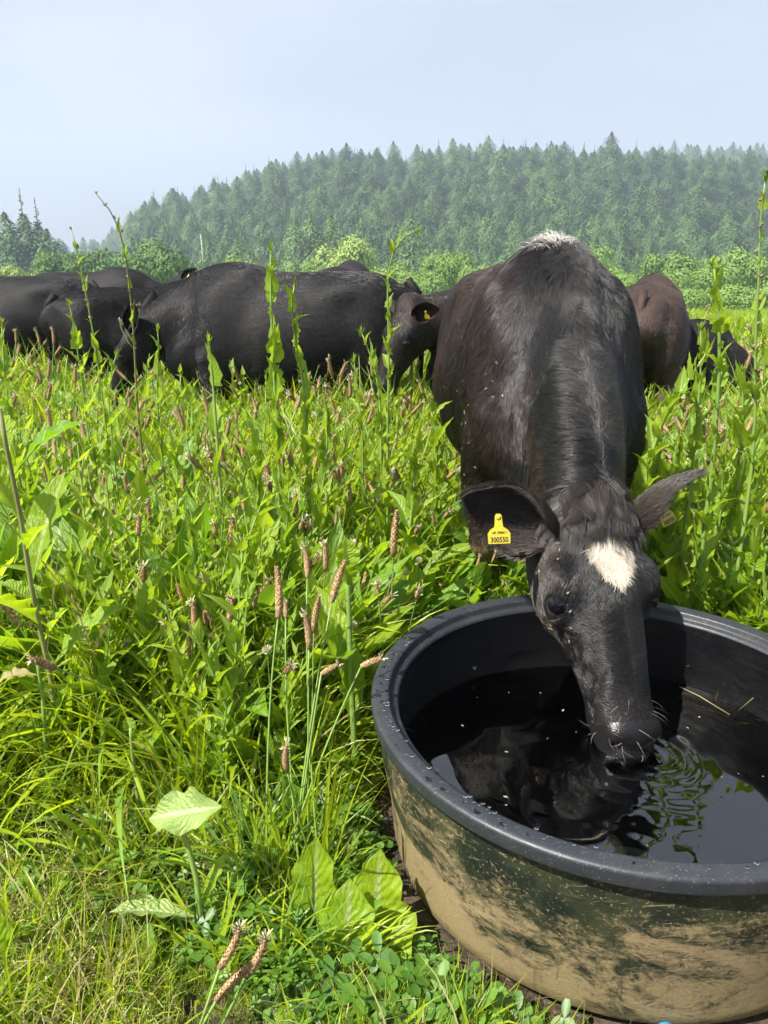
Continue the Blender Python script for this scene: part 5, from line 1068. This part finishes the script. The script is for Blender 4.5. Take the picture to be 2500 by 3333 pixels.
# white clover flowers
for i, (px, py, Y) in enumerate([(42, 2010, 1.6), (790, 1962, 1.9), (1362, 1830, 2.0), (320, 1455, 2.8), (240, 1450, 2.8), (120, 1620, 2.3), (690, 1890, 2.0), (780, 1250, 4.2), (1320, 1870, 2.0), (930, 1900, 2.0), (415, 2100, 1.6), (560, 1350, 3.4), (1180, 1330, 3.5), (1020, 1350, 3.3), (2160, 1600, 2.4), (2420, 1640, 2.3), (510, 1840, 2.1), (1230, 1900, 1.9), (150, 1455, 2.8), (870, 2120, 1.5), (1150, 2040, 1.7), (610, 1720, 2.2), (1395, 1400, 3.2), (2240, 1980, 1.8)]):
    p = at(px, py, Y); h = max(p.z - G(p.x, Y), .05)
    if math.hypot(p.x - TC[0], Y - TC[1]) < TR + .02: continue
    root = empty('clover_flower', (p.x, Y, G(p.x, Y)))
    tag(root, ['round white clover flower at the left edge', 'white clover flower left of the thick stem'][i] if i < 2 else 'small white clover flower low in the meadow grass', 'clover', 'white clover flowers in the grass')
    V, F = tube([(0, 0, 0), (.004, 0, h * .5), (0, 0, h)], .001, 4, False); obj('stalk', mesh_data('stalk', V, F, M['stem']), root); obj('flower', CF[i % 3], root, (0, 0, h), None, rnd.uniform(1.1, 1.5))
# spray of pale grass leaning over the right of the trough
mb = MB()
for i in range(46):
    L_ = rnd.uniform(.28, .5); V, F, U = strip(L_, .0016, PG, rnd.uniform(.3, .9), rnd.uniform(-1, 1), 0, 0, 1, 8, 1, 0, rnd.uniform(.5, 1.1)); V = rotz(V, rnd.gauss(2.75, .35)); mb.add(V + np.array([rnd.gauss(0, .04), rnd.gauss(0, .04), 0]), F, U)
x, y = 1.10, 2.15; tag(obj('grass_clump', mb.data('grass_clump', M['grass2']), None, (x, y, G(x, y))), 'spray of long pale grass leaning left above the right rim', 'grass clump')
mb = MB()
for i in range(70):
    L_ = rnd.uniform(.12, .24); V, F, U = strip(L_, .0022, PG, rnd.uniform(.5, 1.5), rnd.uniform(-1, 1), 0, 0, 1, 8, 2, 0, rnd.uniform(.6, 1.45)); V = rotz(V, rnd.uniform(0, 6.28)); mb.add(V + np.array([rnd.gauss(0, .05), rnd.gauss(0, .04), 0]), F, U)
x, y = -.13, 1.06; tag(obj('grass_clump', mb.data('grass_clump', M['grass']), None, (x, y, G(x, y))), 'arching clump of grass at the bottom beside the crossed ribwort heads', 'grass clump')

# no leaf, stalk or head of a plant may reach into the trough
bpy.context.view_layer.update()
for nm_ in [q.name for q in bpy.data.objects]:
    o = bpy.data.objects.get(nm_)
    if o is None: continue
    if o.type != 'MESH' or o.name.split('.')[0] not in ('leaf', 'stem', 'stalk', 'flower_head', 'branch', 'grass_clump', 'flower', 'shoot_tip', 'bud') or not o.users_collection: continue
    mw = np.array(o.matrix_world); t_ = mw[:3, 3]
    if math.hypot(t_[0] - TC[0], t_[1] - TC[1]) > TR + .7: continue
    co = np.empty(len(o.data.vertices) * 3, np.float32); o.data.vertices.foreach_get('co', co); w_ = co.reshape(-1, 3) @ mw[:3, :3].T + mw[:3, 3]
    ins = (np.hypot(w_[:, 0] - TC[0], w_[:, 1] - TC[1]) < TR - .004) & (w_[:, 2] < TZ + .01)
    if ins.any():
        r_ = o.parent
        if o.name.startswith('grass_clump') or o.data.name.startswith('grass_clump'):       # only the offending blades are shortened to the gap
            d = np.hypot(w_[:, 0] - TC[0], w_[:, 1] - TC[1]); f = np.where(d < TR + .01, (TR + .012) / np.maximum(d, .05), 1)[:, None]; w_[:, :2] = np.array(TC) + (w_[:, :2] - np.array(TC)) * f
            o.data.vertices.foreach_set('co', (((w_ - mw[:3, 3]) @ np.linalg.inv(mw[:3, :3]).T).astype(np.float32)).ravel()); o.data.update(); continue
        if r_ is not None and o.name.split('.')[0] in ('flower_head', 'stalk', 'flower', 'stem') and r_.name.split('.')[0] in ('ribwort_plantain', 'clover_flower'):
            for c_ in list(r_.children): bpy.data.objects.remove(c_)
            bpy.data.objects.remove(r_)
            bpy.context.view_layer.update(); break_ = True
        else: bpy.data.objects.remove(o)
# ------------------------------------------------------------------ trees
def tree_mat(name, c1, c2, tr=.18):
    m = mat(name, c1, .75); n = N(m); oi = n.new('ShaderNodeObjectInfo'); ob = n.new('ShaderNodeTexCoord').outputs['Object']
    col = n.mix(oi.outputs['Random'], c1, c2); col = n.mix(n.rng(n.noise(.9, 3, ob), .35, .7, 0, .5), col, tuple(v * .55 for v in c1)); n.l(col, n.p.inputs['Base Color'])
    tl = n.new('ShaderNodeBsdfTranslucent'); n.l(col, tl.inputs[0]); ms = n.new('ShaderNodeMixShader'); ms.inputs[0].default_value = tr; n.l(n.p.outputs[0], ms.inputs[1]); n.l(tl.outputs[0], ms.inputs[2]); n.l(ms.outputs[0], n.o.inputs[0]); return m
M['con'] = tree_mat('spruce_needles', (.055, .125, .035), (.14, .25, .055))
M['con2'] = tree_mat('larch_needles', (.14, .25, .06), (.17, .29, .07))
M['deadcon'] = tree_mat('browned_needles', (.055, .05, .035), (.06, .055, .04))
M['oak'] = tree_mat('oak_leaves', (.07, .15, .02), (.10, .20, .025)); M['ash'] = tree_mat('ash_leaves', (.13, .235, .035), (.19, .31, .05)); M['elder'] = tree_mat('elder_leaves', (.26, .36, .08), (.28, .40, .09))
def conifer(seed, h=16, w=3.4, dens=1., mt='con', spire=1.2, start=.12, sparse=0.):
    r_ = np.random.default_rng(seed); mb_v = []; ph = r_.uniform(0, 6)
    nb = int(430 * dens)
    for i in range(nb):
        t = (i + r_.random()) / nb; t = start + (1 - start) * t ** 1.25; z = h * t; rad = w * (1 - t ** 2.2) ** .9 * (1 + .22 * math.sin(t * 17 + ph) + .25 * math.sin(i * 2.39996 * 2 + t * 9 + ph)) * r_.uniform(.72, 1.12) + .12
        if t > 1 - spire / h: rad *= .6
        a = i * 2.39996 + r_.uniform(-.3, .3); d = np.array([math.cos(a), math.sin(a), 0]); s_ = np.array([-d[1], d[0], 0]); nk = max(2, int(rad / .55))
        for k in range(nk):
            f = (k + 1) / nk; c = d * rad * f + np.array([0, 0, z - rad * .34 * f * f + .10 * rad * f]); q = .42 + .25 * r_.random()
            for u in range(2):
                sd = s_ * r_.uniform(-1, 1) * .3 * rad * f; u1 = d * q * .8 + s_ * r_.uniform(-.4, .4) + np.array([0, 0, r_.uniform(-.35, .15)]); u2 = s_ * q * .62 + np.array([0, 0, r_.uniform(-.4, .2)]) * q
                mb_v.append(np.array([c + sd - u1 * .5, c + sd - u2 * .5, c + sd + u1 * .8 - np.array([0, 0, .15]), c + sd + u2 * .5]))
    V = np.concatenate(mb_v); F = np.arange(len(V)).reshape(-1, 4); return mesh_data('crown', V, F, M[mt], smooth_=False)
TRV, TRF = tube([(0, 0, -1.5), (0, 0, 5), (0.05, 0, 12), (0, 0, 16.3)], [.26, .2, .11, .03], 6); CTR = mesh_data('trunk', TRV, TRF, M['bark'])
CON = [conifer(i, 16, w, 1, 'con') for i, w in enumerate([5.2, 6.0, 4.7, 6.4, 5.5])] ; LAR = [conifer(20 + i, 16, w, .9, 'con2', start=.04) for i, w in enumerate([4.4, 5.2])]
def thin_top(seed):
    r_ = np.random.default_rng(seed); V = []; 
    for i in range(70):
        t = r_.random(); z = 16 * (.62 + .42 * t); rad = 1.1 * (1.06 - t) * r_.uniform(.5, 1); a = r_.uniform(0, 6.28); d = np.array([math.cos(a), math.sin(a), .25]); s_ = np.array([-d[1], d[0], .3]) * .10; b = np.array([0, 0, z]); V += [b - s_ * .4, b + s_ * .4, b + d * rad + s_, b + d * rad - s_ + np.array([0, 0, -.16])]
    return V
def conifer_spire(seed):
    me = CON[seed % 5]; v0 = np.array([v.co for v in me.vertices]); v0[:, 2] *= .86; v1 = np.array(thin_top(seed)) * np.array([1, 1, 1.02]); tv, tf = tube([(0, 0, 12), (0, 0, 17.2)], [.09, .03], 4, False)
    V = np.concatenate([v0, v1]); F = np.arange(len(V)).reshape(-1, 4); F = [tuple(f) for f in F] + [tuple(q + len(V) for q in f) for f in tf]; return mesh_data('crown', np.concatenate([V, tv]), F, M['con'], smooth_=False)
SPI = [conifer_spire(i) for i in range(4)]
def add_tree(name, crown, trunk, x, y, s, label, cat, group, rz=None, sz=1, z=None):
    root = empty(name, (x, y, G(x, y) if z is None else z), rnd.uniform(0, 6.28) if rz is None else rz); root.scale = (s, s, s * sz); tag(root, label, cat, group); obj('crown', crown, root); obj('trunk', trunk, root); return root
# plantation on the hill
HL = 'conifers of the plantation on the hill'
pl = []; y = 116.
while y < 292:
    st = 4.1 * (1 + (y - 116) / 500); x = -.46 * y + rnd.uniform(0, st)
    while x < .60 * y:
        xx, yy = x + rnd.uniform(-1.8, 1.8), y + rnd.uniform(-2.5, 2.5); pxx = float(px_of(xx, yy)); x += st * rnd.uniform(.8, 1.2)
        e = np.interp(pxx, SKX, SKE)
        if pxx < 372 or pxx > 2600 or (e < .05 and yy > 150): continue
        pl.append((xx, yy, pxx))
    y += 8.0 * (1 + (y - 116) / 300)
near_, rest = [], []
for (xx, yy, pxx) in pl:
    sky = yy > 268; s = rnd.uniform(.44, .68)
    if sky and rnd.random() < .4: add_tree('conifer_tree', SPI[rnd.randrange(4)], CTR, xx, yy, s, 'conifer with a thin bare spire on the hill skyline ' + ('over its left slope' if pxx < 1000 else 'over the middle of the hill' if pxx < 1800 else 'near the right edge'), 'conifer', 'spired conifers on the hill skyline')
    elif yy < 200 and len(near_) < 235:
        if yy < 135 and pxx < 1350 and rnd.random() < .2: add_tree('larch_tree', LAR[rnd.randrange(2)], CTR, xx, yy, s * .85, 'paler larch in the front row of the hill plantation', 'larch', 'pale larches at the front of the plantation')
        else: near_.append(1); add_tree('conifer_tree', CON[rnd.randrange(5)], CTR, xx, yy, s, 'dark green conifer low on the wooded hill ' + ('at its left end' if pxx < 640 else 'above the side view cow' if pxx < 1000 else 'above the tagged brown cow' if pxx < 1450 else 'behind the drinking heifer' if pxx < 2050 else 'at the right edge of the picture'), 'conifer', HL)
    else: rest.append((xx, yy, s))
print('plantation', len(pl), len(near_), len(rest))
rs = np.array(rest); z_ = ground(rs[:, 0], rs[:, 1]); nr_ = len(rs); ix = NR.integers(0, 7, nr_)
scatter('hillside_wood', 'close packed dark green conifers covering the hill up to its crest', 'wood', np.c_[rs[:, :2], z_], np.c_[NR.normal(0, .03, nr_), NR.normal(0, .03, nr_), NR.uniform(0, 6.28, nr_)], np.c_[rs[:, 2] * 1.12, rs[:, 2] * 1.12, rs[:, 2] * NR.uniform(.85, 1.05, nr_)], ix, CON + SPI[:2])
for px, py, Y, s in [(1010, 690, 122, .62), (1075, 695, 124, .64), (960, 715, 121, .60), (770, 770, 118, .40), (1340, 690, 120, .68)]:
    x = at(px, py, Y).x; zt = at(px, py, Y).z; add_tree('larch_tree', LAR[px % 2], CTR, x, Y, s, {1010: 'pale conical larch left of the lighter pair', 1075: 'pale round topped larch right of the lighter pair', 960: 'pale larch furthest left of the lighter group', 770: 'small pale larch beside the bare white trunk', 1340: 'greyish larch behind the hooked chicory tip'}[px], 'larch', 'lighter larches in front of the hill', z=zt - 16 * s)
x = at(1990, 450, 262).x; t_ = conifer(55, 16, 5.2, 1., 'deadcon'); add_tree('conifer_tree', t_, CTR, x, 262, 1.0, 'dark brownish conifer standing taller than the rest on the right of the skyline', 'conifer', None, z=at(1990, 428, 262).z - 16)
# conifers at the far left, with two bare leaders
for i, (px, py, Y, s, k, lb) in enumerate([(12, 690, 118, .95, 0, 'dark conifer at the left frame edge'), (62, 612, 120, 1.05, 1, 'left one of two conifers with tall bare leaders'), (112, 645, 121, 1.0, 1, 'right one of two conifers with tall bare leaders'), (150, 745, 119, .8, 0, 'outermost conifer sloping down on the right of the left hand group'), (90, 730, 116, .85, 0, 'bushy conifer in front of the two leaders'), (30, 740, 114, .85, 0, 'bushy conifer low at the far left'), (-60, 670, 119, 1, 0, 'conifer cut off by the left frame edge'), (135, 790, 113, .6, 0, 'small conifer at the foot of the left hand group')]):
    x = at(px, py, Y).x; z_ = at(px, py, Y).z; add_tree('conifer_tree', SPI[i % 4] if k else CON[i % 5], CTR, x, Y, s, lb, 'conifer', 'conifers at the far left', z=z_ - (17 if k else 16) * s)
tv, tf = tube([(0, 0, 0), (.1, 0, 4), (-.05, 0, 8)], [.16, .12, .07], 6)
p = at(662, 885, 112); tag(obj('dead_trunk', mesh_data('dead_trunk', tv, tf, M['palebark']), None, (p.x, 112, at(662, 890, 112).z), None, (1, 1, .64)), 'bare whitish trunk upright at the edge of the plantation', 'dead tree')
def broadleaf(seed, mt, w=1., h=.8, nl=16, nq=4200, q0=.045):
    r_ = np.random.default_rng(seed); C_ = []
    for i in range(nl):
        a = r_.uniform(0, 6.28); rr = .62 * math.sqrt(r_.random()) * w; z = h * (.35 + .55 * r_.random() * (1 - (rr / w) ** 2)); C_.append((rr * math.cos(a), rr * math.sin(a), z, r_.uniform(.26, .44) * w))
    C_.append((0, 0, h * .6, .45 * w)); C_ = np.array(C_); i = r_.integers(0, len(C_), nq); d = r_.normal(0, 1, (nq, 3)); d /= np.linalg.norm(d, axis=1)[:, None]; d[:, 2] = np.where(d[:, 2] < -.5, -d[:, 2], d[:, 2])
    bump = 1 + .22 * pnoise(d, 6, seed) + .1 * pnoise(d, 15, seed + 1); c = C_[i, :3] + d * C_[i, 3:4] * np.array([1, 1, .8]) * (r_.uniform(.82, 1.03, nq) * bump)[:, None]; c[:, 2] = np.maximum(c[:, 2], .02)
    nrm = d + r_.normal(0, .28, (nq, 3)); nrm /= np.linalg.norm(nrm, axis=1)[:, None]; a = np.cross(nrm, r_.normal(0, 1, (nq, 3))); a /= np.linalg.norm(a, axis=1)[:, None]; b = np.cross(nrm, a); s_ = (q0 * r_.uniform(.5, 1.2, nq))[:, None]
    V = np.stack([c - a * s_, c - b * s_ * .7, c + a * s_, c + b * s_ * .7], 1).reshape(-1, 3); return mesh_data('crown', V, np.arange(len(V)).reshape(-1, 4), M[mt], smooth_=False)
BL = {k: [broadleaf(s_ * 7 + j, k, 1, .85, 13, 7500, .033) for j in range(3)] for s_, k in enumerate(['oak', 'ash', 'elder'])}
tv, tf = tube([(0, 0, -.35), (.01, 0, .2), (0, 0, .5)], [.05, .04, .02], 6); BTR = mesh_data('trunk', tv, tf, M['bark'])
hedge = [ # px centre, py top, half width px, distance, kind, label
 (520, 800, 130, 62, 'oak', 'rounded dark oak above the tufted cow head'), (330, 815, 120, 68, 'oak', 'dark spreading oak left of the rounded one'), (210, 820, 100, 66, 'oak', 'dark tree over the turned away cow back'), (40, 872, 70, 52, 'elder', 'pale flowering elder at the left frame edge'), (120, 885, 80, 50, 'ash', 'low green bush beside the pale elder'),
 (430, 845, 90, 74, 'oak', 'dark bush filling the gap behind the two oaks'), (-30, 890, 70, 50, 'ash', 'green bush cut off by the left frame edge'), (780, 830, 80, 70, 'ash', 'small round tree above the side view cow back'), (1150, 792, 115, 66, 'elder', 'light yellow green domed tree above the cow rump'), (1290, 860, 100, 60, 'ash', 'green bush right below the light domed tree'), (1010, 850, 90, 75, 'ash', 'green bush left of the light domed tree'),
 (1450, 822, 90, 64, 'ash', 'round mid green tree left of the heifer back'), (1370, 890, 100, 55, 'ash', 'bush behind the tagged cow'), (1560, 860, 90, 62, 'ash', 'tree mostly hidden by the heifer back'), (1900, 805, 95, 64, 'ash', 'green tree rising right of the pale withers tuft'), (2000, 870, 95, 58, 'ash', 'bush above the brown cow tail head'), (2180, 820, 105, 66, 'ash', 'broad rounded tree above the brown cow'), (2290, 870, 110, 60, 'ash', 'olive green tree behind the thick pale stem'),
 (2400, 805, 105, 68, 'ash', 'tall rounded tree near the right edge'), (2530, 830, 110, 66, 'ash', 'tree at the right frame edge'), (2100, 905, 90, 52, 'ash', 'low bush right behind the brown cow back'), (2380, 925, 120, 50, 'ash', 'low bush where the field meets the hedge'), (2520, 930, 90, 48, 'ash', 'low bush in the right corner of the hedge'), (1740, 850, 110, 66, 'ash', 'hedge tree behind the heifer withers'), (900, 870, 90, 62, 'ash', 'hedge bush behind the middle of the side view cow'), (660, 880, 80, 60, 'ash', 'hedge bush at the foot of the bare trunk'), (2240, 935, 100, 50, 'ash', 'low bush behind the brown cow rump')]
for i, (px, py, hw, Y, kd, lb) in enumerate(hedge):
    p = at(px, py, Y); w = hw / FPX * Y * 1.09 * 1.1; zb = at(px, max(py + 120, 990), Y).z; hh = (p.z - zb) / .92
    root = empty('broadleaf_tree', (p.x, Y, zb), rnd.uniform(0, 6)); root.scale = (w, w, hh); tag(root, lb, 'tree', 'broadleaf trees in the hedge below the hill'); obj('crown', BL[kd][i % 3], root); obj('trunk', BTR, root)
# the further wooded ridge, one mass
n_ = 420; x = NR.uniform(95, 330, n_); y = NR.uniform(395, 560, n_); P = np.c_[x, y]; a_ = mk(P, NR.uniform(.8, 1.15, n_), 0, -1.)
scatter('far_wood', 'hazy wooded ridge beyond the hill on the right', 'wood', *a_, NR.integers(0, 5, n_), CON)
n_ = 60; x = NR.uniform(-205, -120, n_); y = NR.uniform(330, 420, n_); P = np.c_[x, y]; a_ = mk(P, NR.uniform(.8, 1.15, n_), 0, 3.)
scatter('far_wood', 'faint bluish treetops in the gap between the left conifers and the hill', 'wood', *a_, NR.integers(0, 5, n_), CON)

# ------------------------------------------------------------------ haze
hx, hy0, hy1, hz0, hz1 = 520, -60, 760, -12, 112
V = [(x, y, z) for x in (-hx, hx) for y in (hy0, hy1) for z in (hz0, hz1)]
F = [(0, 1, 3, 2), (4, 6, 7, 5), (0, 4, 5, 1), (2, 3, 7, 6), (0, 2, 6, 4), (1, 5, 7, 3)]
m = bpy.data.materials.new('haze'); m.use_nodes = True; m.node_tree.nodes.clear(); pv = m.node_tree.nodes.new('ShaderNodeVolumePrincipled'); mo = m.node_tree.nodes.new('ShaderNodeOutputMaterial')
pv.inputs['Color'].default_value = (.72, .84, 1, 1); pv.inputs['Density'].default_value = .0012; pv.inputs['Anisotropy'].default_value = .2; m.node_tree.links.new(pv.outputs[0], mo.inputs['Volume'])
h_ = obj('haze', mesh_data('haze', V, F, m, smooth_=False)); h_['kind'] = 'stuff'; h_['label'] = 'pale blue summer haze in the air'; h_['category'] = 'haze'
